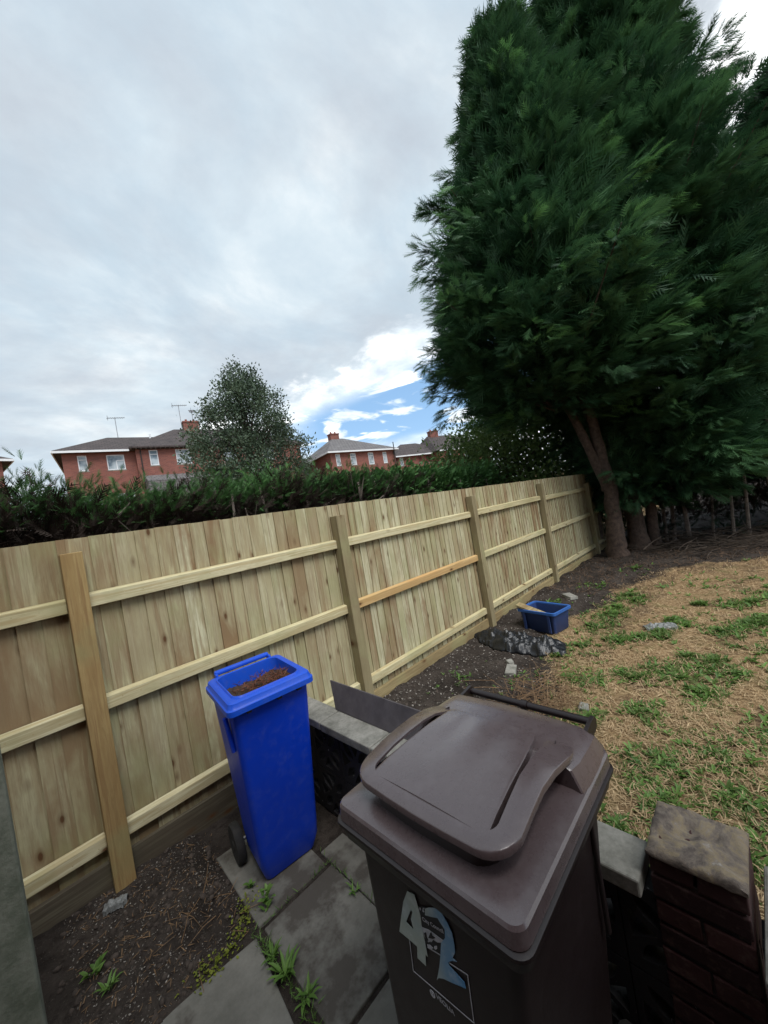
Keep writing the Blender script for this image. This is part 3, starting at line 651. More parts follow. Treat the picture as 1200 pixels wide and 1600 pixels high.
    bd.loft(sec, None, True); bd.build('grip', M['brown'], lid, 50)
    # hollow of the grip: short upright wall under the band set back from its edge
    hl = MB(); pts = [(p[0]*0.93 if p[0] < 0 else p[0], p[1]*0.80) for p in O]
    hl.loft([[Vector((x, y, 1.022)) for x, y in pts], [Vector((x, y, 1.094)) for x, y in pts]], None, False, False); hl.build('grip_recess', M['brown_body'], lid, 50, fix=False)
    # hinge bar at the back
    hb = MB(); hb.tube([(0.345, -0.225, 1.052), (0.345, 0.225, 1.052)], 0.0125, 14); hb.tube([(0.345, -0.012, 1.052), (0.345, 0.012, 1.052)], 0.0165, 14)
    hb.build('handle_bar', M['brown_body'], root, 40)
    for sy in (-0.232, 0.222):
        q = MB(); q.prism([(0.24, 1.02), (0.345, 1.025), (0.362, 1.035), (0.366, 1.058), (0.350, 1.072), (0.325, 1.070), (0.24, 1.060)], [], sy, sy+0.012, lambda x, z, y: (x, y, z)); q.build('hinge_bracket', M['brown_body'], root, bevel=0.002)
    for sy in (-0.215, 0.215): wheel_y(root, (0.20, sy, 0.078), 0.10, 0.045)
    q = MB(); q.box((0.155, -0.249, 0.55), (0.17, -0.236, 0.90)); q.build('side_rib', M['brown_body'], root, bevel=0.004)
    # ---- sticker and lettering on the front (faces -x); (y,z) measured on the front face
    c = {}
    def place(name, outline, holes, mat_, lift, parent=None, tint=None):
        q = MB(); q.prism([(p[0]-BC.y, p[1]-BC.z) for p in outline], [[(p[0]-BC.y, p[1]-BC.z) for p in hh] for hh in holes], 0, 0.0008, lambda y, z, k: (-0.2905 + 0.004*(z/0.955) - 0.0004 - lift - k, y, z))
        return q.build(name, mat_, parent or root)
    # traced marks: pixel of a 1200 px wide enlargement -> (y,z) on the front face
    def T(u, v):
        uu = 600 + u*180/1200 - 600; vv = 1360 + v*180/1200 - 800
        a_ = (uu*math.cos(ph) - vv*math.sin(ph))/577.78; bb = (-uu*math.sin(ph) - vv*math.cos(ph))/577.78
        rx, ry = (1+a_)*0.70711, (1-a_)*0.70711; k = 0.5915/rx
        return (ry*k, bb*k + EYE)
    P = lambda L_: [T(*p) for p in L_]
    mm, t, b = mat('faded_blue_sticker'); oo = t.coord(); x, y, z = t.sep(oo); n = t.noise(oo, 40, 4, 0.6); n2 = t.noise(oo, 9, 3)
    f = t.math('ADD', t.smooth(t.math('MULTIPLY', y, -1.0), -0.04, 0.10), t.math('MULTIPLY', t.math('SUBTRACT', n2, 0.5), 0.9), clamp=True)
    col = t.mix(f, (0.36, 0.42, 0.38), (0.09, 0.26, 0.48)); t.link(t.mix(t.ramp(n, [(0.5, 0.0), (0.7, 0.35)]), col, (0.6, 0.65, 0.66)), b.inputs['Base Color']); b.inputs['Roughness'].default_value = 0.5
    place('number_sticker', P([(245, 212), (320, 250), (345, 330), (385, 470), (400, 590), (432, 740), (462, 895), (438, 868), (443, 988), (355, 905), (350, 785), (262, 708), (165, 628), (190, 430), (205, 320)]), [P([(285, 402), (235, 530), (312, 608), (285, 500), (300, 430)])], mm, 0.002)['label'] = 'torn pale number four'
    place('number_sticker', P([(430, 395), (470, 383), (545, 388), (600, 430), (665, 545), (712, 645), (735, 760), (745, 850), (718, 905), (762, 945), (715, 932), (672, 948), (690, 990), (845, 1160), (857, 1222), (720, 1165), (620, 1118), (575, 1112), (556, 1135), (582, 1000), (592, 880), (600, 745), (640, 700), (636, 610), (590, 540), (560, 490), (500, 480), (432, 460)]), [], mm, 0.002)['label'] = 'torn blue number two'
    wm = simple('faded_white_print', (0.32, 0.33, 0.36), (0.50, 0.51, 0.54), 60, 0.6, 0); bk = simple('black_print', (0.010, 0.010, 0.012), (0.016, 0.016, 0.018), 10, 0.5, 0)
    place('council_label', P([(352, 372), (432, 380), (432, 460), (500, 480), (560, 490), (636, 610), (640, 700), (600, 745), (594, 868), (440, 770)]), [], bk, 0.0010)
    for pl in ([(400, 585), (470, 612), (620, 722), (598, 745), (560, 742), (520, 715), (470, 740), (430, 690)], [(455, 765), (485, 770), (515, 800), (500, 818), (465, 800)], [(530, 782), (556, 780), (560, 808), (540, 818), (524, 800)], [(480, 700), (500, 690), (510, 725), (495, 742)], [(372, 380), (384, 384), (388, 410), (376, 408)], [(408, 385), (425, 390), (423, 396), (413, 394), (416, 420), (425, 424), (420, 432), (405, 420)]):
        place('council_print', P(pl), [], wm, 0.0022)
    for pl in ([(488, 640), (500, 632), (508, 665), (540, 690), (520, 700), (470, 690)], [(425, 640), (445, 632), (452, 680), (470, 720), (445, 712)]): place('council_print', P(pl), [], bk, 0.0036)
    # thin outline box
    box = [(265, 712), (308, 1045), (940, 1590), (872, 1090), (682, 965)]
    for p, q_ in list(zip(box, box[1:])) + [((455, 800), (585, 880))]:
        a_, b2 = Vector(T(*p)), Vector(T(*q_)); dd = (b2-a_).normalized(); nn = Vector((-dd.y, dd.x))*0.0011
        place('outline', [tuple(a_+nn), tuple(b2+nn), tuple(b2-nn), tuple(a_-nn)], [], wm, 0.0006)
    # lettering
    def text(s_, p0, p1, size, mat_, lift, name):
        a_, b2 = Vector(T(*p0)), Vector(T(*p1)); cu = bpy.data.curves.new(name, 'FONT'); cu.body = s_; cu.size = size; cu.offset = 0.0004; cu.extrude = 0.0003
        tmp = bpy.data.objects.new('tmp', cu); COL.objects.link(tmp); dg = bpy.context.evaluated_depsgraph_get(); me = bpy.data.meshes.new_from_object(tmp.evaluated_get(dg)); bpy.data.objects.remove(tmp)
        wdt = max(v.co.x for v in me.vertices); sc = (b2-a_).length/wdt; dd = (b2-a_).normalized()
        if dd.x > 0: dd = dd
        upv = Vector((dd.y, -dd.x)); upv = upv if upv.y > 0 else -upv
        for v in me.vertices:
            q_ = a_ + dd*v.co.x*sc + upv*v.co.y*sc
            v.co = Vector((-0.2905 + 0.004*((q_.y-BC.z)/0.955) - lift - 0.0004 - v.co.z*0.5, q_.x-BC.y, q_.y-BC.z))
        link(name, me, mat_, root)
    text('City Council', (408, 515), (628, 652), 0.02, wm, 0.0030, 'lettering')
    text('VEOLIA', (548, 1322), (742, 1515), 0.03, wm, 0.0012, 'lettering')
    ctr = Vector(T(508, 1283)); r_ = 0.0085
    place('round_emblem', [(ctr.x+r_*math.cos(k*0.2618), ctr.y+r_*math.sin(k*0.2618)) for k in range(24)], [[(ctr.x+r_*0.62*math.cos(k*0.2618), ctr.y+r_*0.62*math.sin(k*0.2618)) for k in range(24)]], wm, 0.0008)
    place('round_emblem', [(ctr.x+r_*0.2, ctr.y-r_*0.35), (ctr.x+r_*0.4, ctr.y+r_*0.3), (ctr.x-r_*0.1, ctr.y+r_*0.25), (ctr.x-r_*0.3, ctr.y-r_*0.3)], [], wm, 0.0008)
def wheel_y(root, c, r, wd):
    tyre = MB(); prof = [(-wd/2, r*0.72), (-wd/2, r*0.94), (-wd*0.3, r), (wd*0.3, r), (wd/2, r*0.94), (wd/2, r*0.72)]
    tyre.loft([[Vector((c[0]+rr*math.cos(2*math.pi*k/28), c[1]+xx, c[2]+rr*math.sin(2*math.pi*k/28))) for k in range(28)] for xx, rr in prof], None, True); w_ = tyre.build('wheel', M['rubber'], root, 35)
    hub = MB(); hub.tube([(c[0], c[1]-wd*0.56, c[2]), (c[0], c[1]+wd*0.56, c[2])], r*0.28, 14); hub.build('hub', M['rubber'], w_, 35)
brown_bin()

# ------------------------------------------------------------------ blue box, plank, black sheet, loose stones
def blue_box():
    rz = math.atan2(0.53, 0.10) ; org = Vector((4.45, 1.88, gh(4.6, 2.1)+0.015))
    root = empty('recycling_box', org, rz, 'small navy blue plastic recycling box standing on the soil by the fence', 'plastic box')
    # local x along the long side, y to the left (towards the fence -x side), so the box lies at y<0
    def ring(z, g, r=0.03): return rrect(0.03-g, 0.47+g, -0.34-g, -0.03+g, r, z, 4)
    b_ = MB(); b_.loft([ring(0.0, -0.02), ring(0.02, 0.0), ring(0.27, 0.025), ring(0.27, 0.018), ring(0.02, -0.012)], None, True); b_.build('tub', M['navy'], root, 40)
    b_ = MB(); b_.loft([ring(0.255, 0.030), ring(0.255, 0.046), ring(0.285, 0.046), ring(0.289, 0.04), ring(0.285, 0.022), ring(0.26, 0.019)], None, False); b_.build('rim', M['navy_rim'], root, 40)
    for xx in (0.06, 0.40):
        q = MB(); q.box((xx, -0.002, 0.03), (xx+0.035, 0.014, 0.25)); q.build('rib', M['navy'], root, bevel=0.004)
    Mx = Matrix.Translation(org) @ Matrix.Rotation(rz, 4, 'Z')
    a, c = Vector((0.52, -0.03, 0.335)), Vector((0.06, -0.14, 0.16)); dd = (c-a).normalized(); sdv = dd.cross(Vector((0, 0, 1))).normalized(); nv = sdv.cross(dd)
    q = MB(); vs = [Mx @ (p + sdv*s_*0.065 + nv*k*0.011) for p in (a, c) for s_, k in ((-1, -1), (1, -1), (1, 1), (-1, 1))]
    q.add(vs, [(0,1,2,3),(7,6,5,4),(0,4,5,1),(1,5,6,2),(2,6,7,3),(3,7,4,0)], (0.6, 0.8, 0.3))
    tag(q.build('plank_offcut', M['gravel_board'], bevel=0.002), 'pale wooden plank offcut leaning inside the navy recycling box', 'plank')
blue_box()
def crumple(name, path, wd, ht, mat_, label, cat, seed=0):
    n_, m_ = 90, 26; vs = []; fs = []; pts = [Vector(p) for p in path]
    for i in range(n_+1):
        s_ = i/n_*(len(pts)-1); k = min(int(s_), len(pts)-2); f = s_-k; p = pts[k].lerp(pts[k+1], f); dd = (pts[k+1]-pts[k]).normalized(); nn = Vector((-dd.y, dd.x, 0))
        tp = math.sin(math.pi*min(1, max(0.02, i/n_)))**0.5
        for j in range(m_+1):
            u = -1+2*j/m_; q = p + nn*u*wd*(0.55+0.45*tp)*(1+0.3*fbm(i*0.09, u, 1.0, seed))
            h = ht*max(0, (1-u*u))*(0.45+0.8*abs(fbm(q.x, q.y, 6, seed))) + 0.022*abs(fbm(q.x, q.y, 17, seed+3)) + 0.010*fbm(q.x, q.y, 42, seed+5)
            vs.append((q.x, q.y, gh(q.x, q.y) + (0.02 if abs(u) < 0.9 else 0.0) + 0.004 + max(0.0, h*tp)))
    for i in range(n_):
        for j in range(m_): a = i*(m_+1)+j; fs.append((a, a+1, a+m_+2, a+m_+1))
    b_ = MB(); b_.add(vs, fs); o = b_.build(name, mat_, None, 50, fix=False)
    md = o.modifiers.new('thick', 'SOLIDIFY'); md.thickness = 0.002; tag(o, label, cat)
crumple('plastic_sheet', [(4.16, 2.74, 0), (3.98, 2.3, 0), (4.02, 1.95, 0), (4.12, 1.66, 0)], 0.19, 0.17, M['sheet'], 'crumpled black plastic sheet half buried in soil before the navy box', 'plastic sheet', 4)
pale = simple('clear_wrapper', (0.10, 0.105, 0.10), (0.28, 0.29, 0.29), 30, 0.35, 0.5, 0.003)
crumple('plastic_scrap', [(0.10, 2.63, 0), (0.20, 2.60, 0)], 0.035, 0.025, pale, 'torn grey plastic scrap on the dark soil near the nearest post', 'litter', 8)
crumple('plastic_scrap', [(4.98, 1.08, 0), (5.05, 0.95, 0), (5.12, 0.80, 0)], 0.09, 0.03, pale, 'flattened pale plastic litter lying in the dry grass beyond the weeds', 'litter', 9)
def stone(x, y, sx, sy, sz, rz, label, m_):
    b_ = MB(); b_.box((-sx, -sy, -0.01), (sx, sy, sz), None, Matrix.Translation((x, y, gh(x, y))) @ Matrix.Rotation(rz, 4, 'Z') @ Matrix.Rotation(0.1, 4, 'X'), 0.012)
    tag(b_.build('stone', m_, bevel=0.006), label, 'stone', 'loose stones on the garden ground')
stone(3.33, 1.93, 0.11, 0.05, 0.03, 0.4, 'flat grey stone flake lying on the soil behind the brown bin', M['concrete'])
stone(3.50, 2.02, 0.035, 0.03, 0.03, 1.0, 'small grey stone beside the flat stone flake', M['concrete'])
stone(3.05, 1.18, 0.05, 0.035, 0.04, 0.2, 'rounded pale stone in the dry grass behind the bin handle', M['concrete'])
stone(5.9, 2.2, 0.12, 0.06, 0.04, 0.9, 'grey stone on the soil beyond the navy box', M['concrete'])

# ------------------------------------------------------------------ scattered ground cover
blade_v = np.array([(0, -0.5, 0), (0, 0.5, 0), (5, 0.42, 0.35), (5, -0.42, 0.35), (10, 0, 0.1)], dtype=float); blade_f = np.array([(0, 1, 2), (0, 2, 3), (3, 2, 4)])
def leaf_t(nw):  # broad leaf, 10 long
    return np.array([(0, 0, 0), (3, -nw, 0.7), (3, nw, 0.7), (3, 0, 0.2), (7, -nw*0.8, 0.9), (7, nw*0.8, 0.9), (7, 0, 0.3), (10, 0, -0.6)], dtype=float), np.array([(0, 3, 1), (0, 2, 3), (1, 3, 6), (1, 6, 4), (3, 2, 5), (3, 5, 6), (4, 6, 7), (6, 5, 7)])
def gpts(n, x0, x1, y0, y1, cond):
    out = []
    while len(out) < n:
        x = random.uniform(x0, x1); y = random.uniform(y0, y1)
        if cond(x, y): out.append((x, y, gh(x, y)))
    return np.array(out)
def dens(x, y): return fbm(x, y, 1.1, 31)
def near(x, y): return random.random() < min(1.0, 9.0/(x*x+y*y))
P = gpts(60000, 1.40, 9.5, -2.8, 2.0, lambda x, y: y < lawn_edge(x) + 0.18*fbm(x, y, 3, 8) + 0.05 and near(x, y) and fbm(x, y, 2.3, 44) + 0.5*fbm(x, y, 8, 46) > random.uniform(-0.75, -0.05) and not (x < 1.44 and -0.0 < y < 0.3))
n = len(P); A = unit(n); A[:, 2] = np.abs(A[:, 2])*0.30 + 0.02; P[:, 2] += RNG.uniform(0, 0.02, n)
V, F, T = scatter(blade_v, blade_f, P, A, np.tile([0, 0, 1.0], (n, 1)) + 0.3*unit(n), RNG.uniform(0.0022, 0.0062, n)*(0.85+0.06*P[:, 0]), np.clip(RNG.normal(0.5, 0.22, n), 0, 1))
# narrow the straws
tag(tri_mesh('dry_grass', V, F, T, M['straw']), 'sun bleached dry straw grass covering the lawn', 'dry grass', kind='stuff')

SP = [(3.95, 1.72, .35), (4.3, 1.55, .3), (4.9, 1.6, .35), (5.3, 1.62, .35), (3.5, 1.35, .22), (4.6, 1.25, .2), (2.35, .55, .30), (2.65, .62, .25), (2.55, .28, .28), (2.9, .35, .3), (3.1, .05, .35), (2.5, -.02, .25), (2.2, -.15, .3), (1.75, .66, .22), (1.62, .55, .16), (1.9, .52, .18), (3.2, .8, .18), (3.7, .5, .15), (3.3, -.3, .3), (2.7, -.45, .3), (4.1, .3, .13), (5.2, .75, .12), (6.1, .35, .15), (2.15, .2, .12), (1.75, -.25, .25), (2.0, -.5, .3), (4.4, -.4, .25), (3.8, 1.05, .12), (6.3, 1.5, .2), (1.55, 0.05, .12), (1.7, 0.45, .1), (5.0, -.6, .2), (3.0, 1.1, .1), (4.8, 0.9, .12)]
random.seed(77)
SP += [(random.uniform(1.6, 6.5), random.uniform(-1.4, 1.6), random.uniform(.05, .22)) for _ in range(60)]
SP = [q for q in SP if q[1] < lawn_edge(q[0]) + 0.25] + SP[5:20]
def rosettes(count, spots, smin, smax, tmpl, mat_, name, label, cat, up=0.6, rad=1.0, nl=(4, 9)):
    Ps, As, Ss, Ts = [], [], [], []
    for _ in range(count):
        sx, sy, sr = random.choice(spots); a = random.uniform(0, 6.283); rr = sr*rad*abs(random.gauss(0, 0.55)); x = sx+rr*math.cos(a)*1.2; y = sy+rr*math.sin(a)
        if x < 1.36 or (x < 1.47 and 0.1 < y < 0.4) or y > 2.7: continue
        z = gh(x, y); s_ = random.uniform(smin, smax)*(0.8+0.1*x); tt = random.uniform(0.05, 0.95)
        for k in range(random.randint(*nl)):
            an = random.uniform(0, 6.283); e = random.uniform(0.15, up*1.6)
            Ps.append((x, y, z)); As.append((math.cos(an), math.sin(an), e)); Ss.append(s_*random.uniform(0.6, 1.2)); Ts.append(min(1, max(0, tt+random.uniform(-.2, .2))))
    n = len(Ps); V, F, T = scatter(tmpl[0], tmpl[1], np.array(Ps), np.array(As), np.tile([0, 0, 1.0], (n, 1)) + 0.25*unit(n), np.array(Ss), np.array(Ts))
    o = tri_mesh(name, V, F, T, mat_); tag(o, label, cat, kind='stuff')
rosettes(3400, SP, 0.0022, 0.0062, leaf_t(1.4), M['weed'], 'lawn_weeds', 'patches of broad leaved green weeds growing through the dry lawn', 'weeds')
rosettes(3600, SP, 0.0025, 0.0065, (blade_v*np.array([1, 0.9, 1]), blade_f), M['grassgreen'], 'green_grass', 'tufts of fresh green grass among the weeds', 'grass', up=1.0, rad=1.3, nl=(5, 11))
rosettes(700, [(x, y, 1.0) for x in (2, 3, 4.2, 5.5, 7) for y in (-1.6, -.8, 0, .7)], 0.002, 0.006, leaf_t(1.3), M['weed'], 'sparse_weeds', 'small sparse weeds dotted over the dry lawn', 'weeds', rad=0.9, nl=(3, 6))
rosettes(170, [(x, y, .35) for x, y in ((5.6, 2.3), (6.7, 2.1), (3.0, 2.3), (7.9, 1.7), (3.2, 1.75), (2.6, 1.5))], 0.002, 0.005, leaf_t(1.3), M['weed'], 'soil_weeds', 'few small weeds sprouting from the soil bank', 'weeds', nl=(3, 5))

# chips and crumbs on soil
def chips(n, x0, x1, y0, y1, cond, smin, smax, name, label, bias=0.55):
    P = gpts(n, x0, x1, y0, y1, cond); n = len(P); P[:, 2] += 0.003
    ov = np.array([(1, 0, 0), (-1, 0, 0), (0, 1, 0), (0, -1, 0), (0, 0, .6), (0, 0, -.6)], dtype=float); of = np.array([(0, 2, 4), (2, 1, 4), (1, 3, 4), (3, 0, 4), (2, 0, 5), (1, 2, 5), (3, 1, 5), (0, 3, 5)])
    A = unit(n); A[:, 2] *= 0.3
    V, F, T = scatter(ov*np.array([1.3, .8, .8]), of, P, A, np.tile([0, 0, 1.0], (n, 1)), smin + (smax-smin)*RNG.random(n)**3, RNG.random(n)**1.3)
    tag(tri_mesh(name, V, F, T, M['chip']), label, 'stone chips', kind='stuff')
chips(2600, -0.05, 0.62, 1.9, 2.78, lambda x, y: True, 0.001, 0.0058, 'stone_chips', 'pale stone chips scattered over the dark soil beside the patio')
chips(5200, 1.42, 8.8, 1.2, 2.78, lambda x, y: y > lawn_edge(x)+0.1 and near(x, y), 0.002, 0.014, 'gravel_crumbs', 'pale gravel crumbs scattered over the soil bank by the fence')
cl = simple('soil_clod', (0.030, 0.023, 0.019), (0.085, 0.066, 0.054), 20, 0.97, 0.5)
def clods(n, x0, x1, y0, y1, cond, name, label):
    P = gpts(n, x0, x1, y0, y1, cond); n = len(P)
    bm = bmesh.new(); bmesh.ops.create_icosphere(bm, subdivisions=1, radius=1); tv = np.array([v.co[:] for v in bm.verts]); tf = np.array([[v.index for v in f.verts] for f in bm.faces]); bm.free()
    tv *= (1+0.25*RNG.normal(size=(len(tv), 1))*0.6)
    V, F, T = scatter(tv*np.array([1.2, .9, .7]), tf, P, unit(n), unit(n), 0.003+0.016*RNG.random(n)**5, RNG.random(n))
    tag(tri_mesh(name, V, F, T, cl), label, 'soil clods', kind='stuff')
clods(900, -0.1, 0.62, 1.88, 2.78, lambda x, y: True, 'soil_clods', 'dark soil crumbs between the patio and the fence')
clods(4500, 1.4, 9.5, 0.9, 2.8, lambda x, y: y > lawn_edge(x) and near(x, y), 'bank_clods', 'dark soil clods on the bank along the fence')
# short woody debris on soil
P = gpts(520, -0.05, 0.66, 1.86, 2.75, lambda x, y: True); n = len(P); A = unit(n); A[:, 2] *= 0.15; P[:, 2] += 0.006
V, F, T = scatter(blade_v, blade_f, P, A, np.tile([0, 0, 1.0], (n, 1)), RNG.uniform(0.001, 0.0045, n), RNG.random(n)*0.6)
tag(tri_mesh('straw_bits', V, F, T, M['twig_pale']), 'short straw and bark bits on the dark soil', 'plant litter', kind='stuff')
# brown needle litter under the conifers
P = gpts(9000, 6.2, 12.5, -2.5, 2.7, lambda x, y: y > lawn_edge(x)-0.5 and random.random() < 0.8); n = len(P); A = unit(n); A[:, 2] = abs(A[:, 2])*0.3; P[:, 2] += 0.01
V, F, T = scatter(blade_v*np.array([1, 1.3, 1]), blade_f, P, A, np.tile([0, 0, 1.0], (n, 1)) + 0.3*unit(n), RNG.uniform(0.003, 0.010, n), RNG.random(n))
tag(tri_mesh('needle_litter', V, F, T, simple('brown_needles', (0.05, 0.030, 0.018), (0.14, 0.085, 0.05), 3, 0.95, 0)), 'brown needles and twigs lying under the conifers', 'leaf litter', kind='stuff')
# pile of dry stalks
def twig_pile(x, y, rx, ry, n, h, m_, name, label, rmin=0.0012, rmax=0.0035, L=(0.1, 0.35)):
    b_ = MB()
    for _ in range(n):
        px_, py_ = x+random.gauss(0, rx), y+random.gauss(0, ry); z = gh(px_, py_)+abs(random.gauss(0, h)); a = random.uniform(0, 6.28); l = random.uniform(*L); e = random.uniform(-0.25, 0.35)
        p = Vector((px_, py_, z)); dd = Vector((math.cos(a), math.sin(a), e)); k = Vector((random.uniform(-.3, .3), random.uniform(-.3, .3), random.uniform(-.1, .25)))
        pts = [p, p+dd*l*0.5+k*l*0.2, p+dd*l]
        pts = [Vector((q.x, q.y, max(q.z, gh(q.x, q.y)+0.003))) for q in pts]; r_ = random.uniform(rmin, rmax); b_.tube(pts, [r_, r_*0.8, r_*0.4], 4)
    tag(b_.build(name, m_), label, 'twigs', kind='stuff')
twig_pile(2.95, 1.50, 0.28, 0.14, 330, 0.035, M['twig_pale'], 'dry_stalks', 'heap of dry brown stalks on the soil behind the brown bin')
twig_pile(0.45, 2.15, 0.10, 0.12, 22, 0.004, M['twig_pale'], 'loose_twigs', 'few pale twigs on the soil beside the blue bin', 0.001, 0.0028, (0.06, 0.2))
twig_pile(10.2, 0.6, 0.7, 0.9, 420, 0.10, M['twig'], 'fallen_branches', 'dark fallen branches under the conifers at the back', 0.003, 0.010, (0.25, 0.9))

# foreground weeds as single plants
def plant(name, x, y, n_l, smin, smax, nw, up_, label, z0=0.0, m_='weed', stem=0.0):
    Ps, As, Ss = [], [], []
    for k in range(n_l):
        an = k*2.4+random.uniform(-.4, .4); hz = stem*random.random()
        Ps.append((x+random.gauss(0, 0.008), y+random.gauss(0, 0.008), gh(x, y)+0.015+hz+z0)); As.append((math.cos(an), math.sin(an), random.uniform(0.15, up_))); Ss.append(random.uniform(smin, smax))
    n = len(Ps); tv, tf = leaf_t(nw); V, F, T = scatter(tv, tf, np.array(Ps), np.array(As), np.tile([0, 0, 1.0], (n, 1))+0.15*unit(n), np.array(Ss), RNG.uniform(0.35, 0.95, n))
    if stem:
        pass
    o = tri_mesh(name, V, F, T, M[m_]); tag(o, label, 'weed', 'single weeds around the paving'); return o
plant('nettle_plant', 0.668, 1.925, 26, 0.0025, 0.0048, 2.0, 1.2, 'small bright green nettle plant at the front corner of the blue bin', 0, 'weed', 0.07)
plant('weed_plant', 0.655, 2.10, 12, 0.002, 0.0035, 2.4, 0.9, 'tiny leafy weed beside the wheel of the blue bin', 0, 'weed', 0.02)
plant('dandelion_plant', 0.580, 1.60, 18, 0.005, 0.0095, 0.9, 0.9, 'long leaved dandelion growing in the joint between two paving slabs')
plant('dandelion_plant', 0.595, 1.47, 14, 0.004, 0.008, 1.0, 0.8, 'smaller dandelion nearest the camera in the paving joint')
plant('dandelion_plant', 0.575, 1.71, 14, 0.004, 0.0075, 0.8, 1.3, 'upright dandelion at the far end of the paving joint')
plant('weed_plant', 0.02, 2.30, 14, 0.003, 0.006, 1.8, 1.0, 'pale green weed on the soil beside the old grey post')
plant('weed_plant', 0.055, 2.17, 16, 0.004, 0.0065, 1.0, 1.3, 'grassy weed clump at the foot of the old grey post')
plant('weed_plant', 0.98, 1.62, 10, 0.003, 0.006, 0.9, 0.8, 'thin grassy weed in the crack between slabs near the brown bin')
P = np.array([(x, y, gh(x, y)+random.uniform(0.005, 0.02)) for x, y in [(random.gauss(*random.choice([(0.60, 0.015), (0.56, 0.02), (0.50, 0.035), (0.42, 0.05)])), 0) for _ in range(1)]])
pts = []
for _ in range(360):
    s_ = random.random(); ax, ay = 0.645 - 0.35*s_**1.3, 2.06 - 0.17*min(1, s_*1.6); pts.append((ax+random.gauss(0, 0.026), ay+random.gauss(0, 0.028)))
P = np.array([(x, y, gh(x, y)+random.uniform(0.002, 0.018)) for x, y in pts]); n = len(P); A = unit(n); A[:, 2] = abs(A[:, 2])*0.6
tv, tf = leaf_t(3.2); V, F, T = scatter(tv, tf, P, A, np.tile([0, 0, 1.0], (n, 1))+0.3*unit(n), RNG.uniform(0.0007, 0.0017, n), RNG.uniform(0.3, 1, n))
mm = leafy('bright_creeper', (0.07, 0.10, 0.015), (0.28, 0.32, 0.04), None, 0.3)
tag(tri_mesh('creeping_weed', V, F, T, mm), 'yellow green creeping weed along the edge of the paving', 'ground cover', kind='stuff')
pts = [(0.57+random.gauss(0, 0.012), random.uniform(1.30, 1.88)) for _ in range(260)] + [(random.uniform(0.6, 1.0), 1.858+random.gauss(0, 0.003)) for _ in range(60)] + [(0.998+random.gauss(0, 0.004), random.uniform(1.3, 1.95)) for _ in range(70)]
P = np.array([(x, y, gh(x, y)+0.02) for x, y in pts]); n = len(P); A = unit(n); A[:, 2] = abs(A[:, 2])*1.0+0.2
V, F, T = scatter(blade_v, blade_f, P, A, unit(n), RNG.uniform(0.0015, 0.004, n), RNG.uniform(0.1, 0.9, n))
tag(tri_mesh('joint_moss', V, F, T, M['weed']), 'fine grass and moss growing in the paving joints', 'moss', kind='stuff')

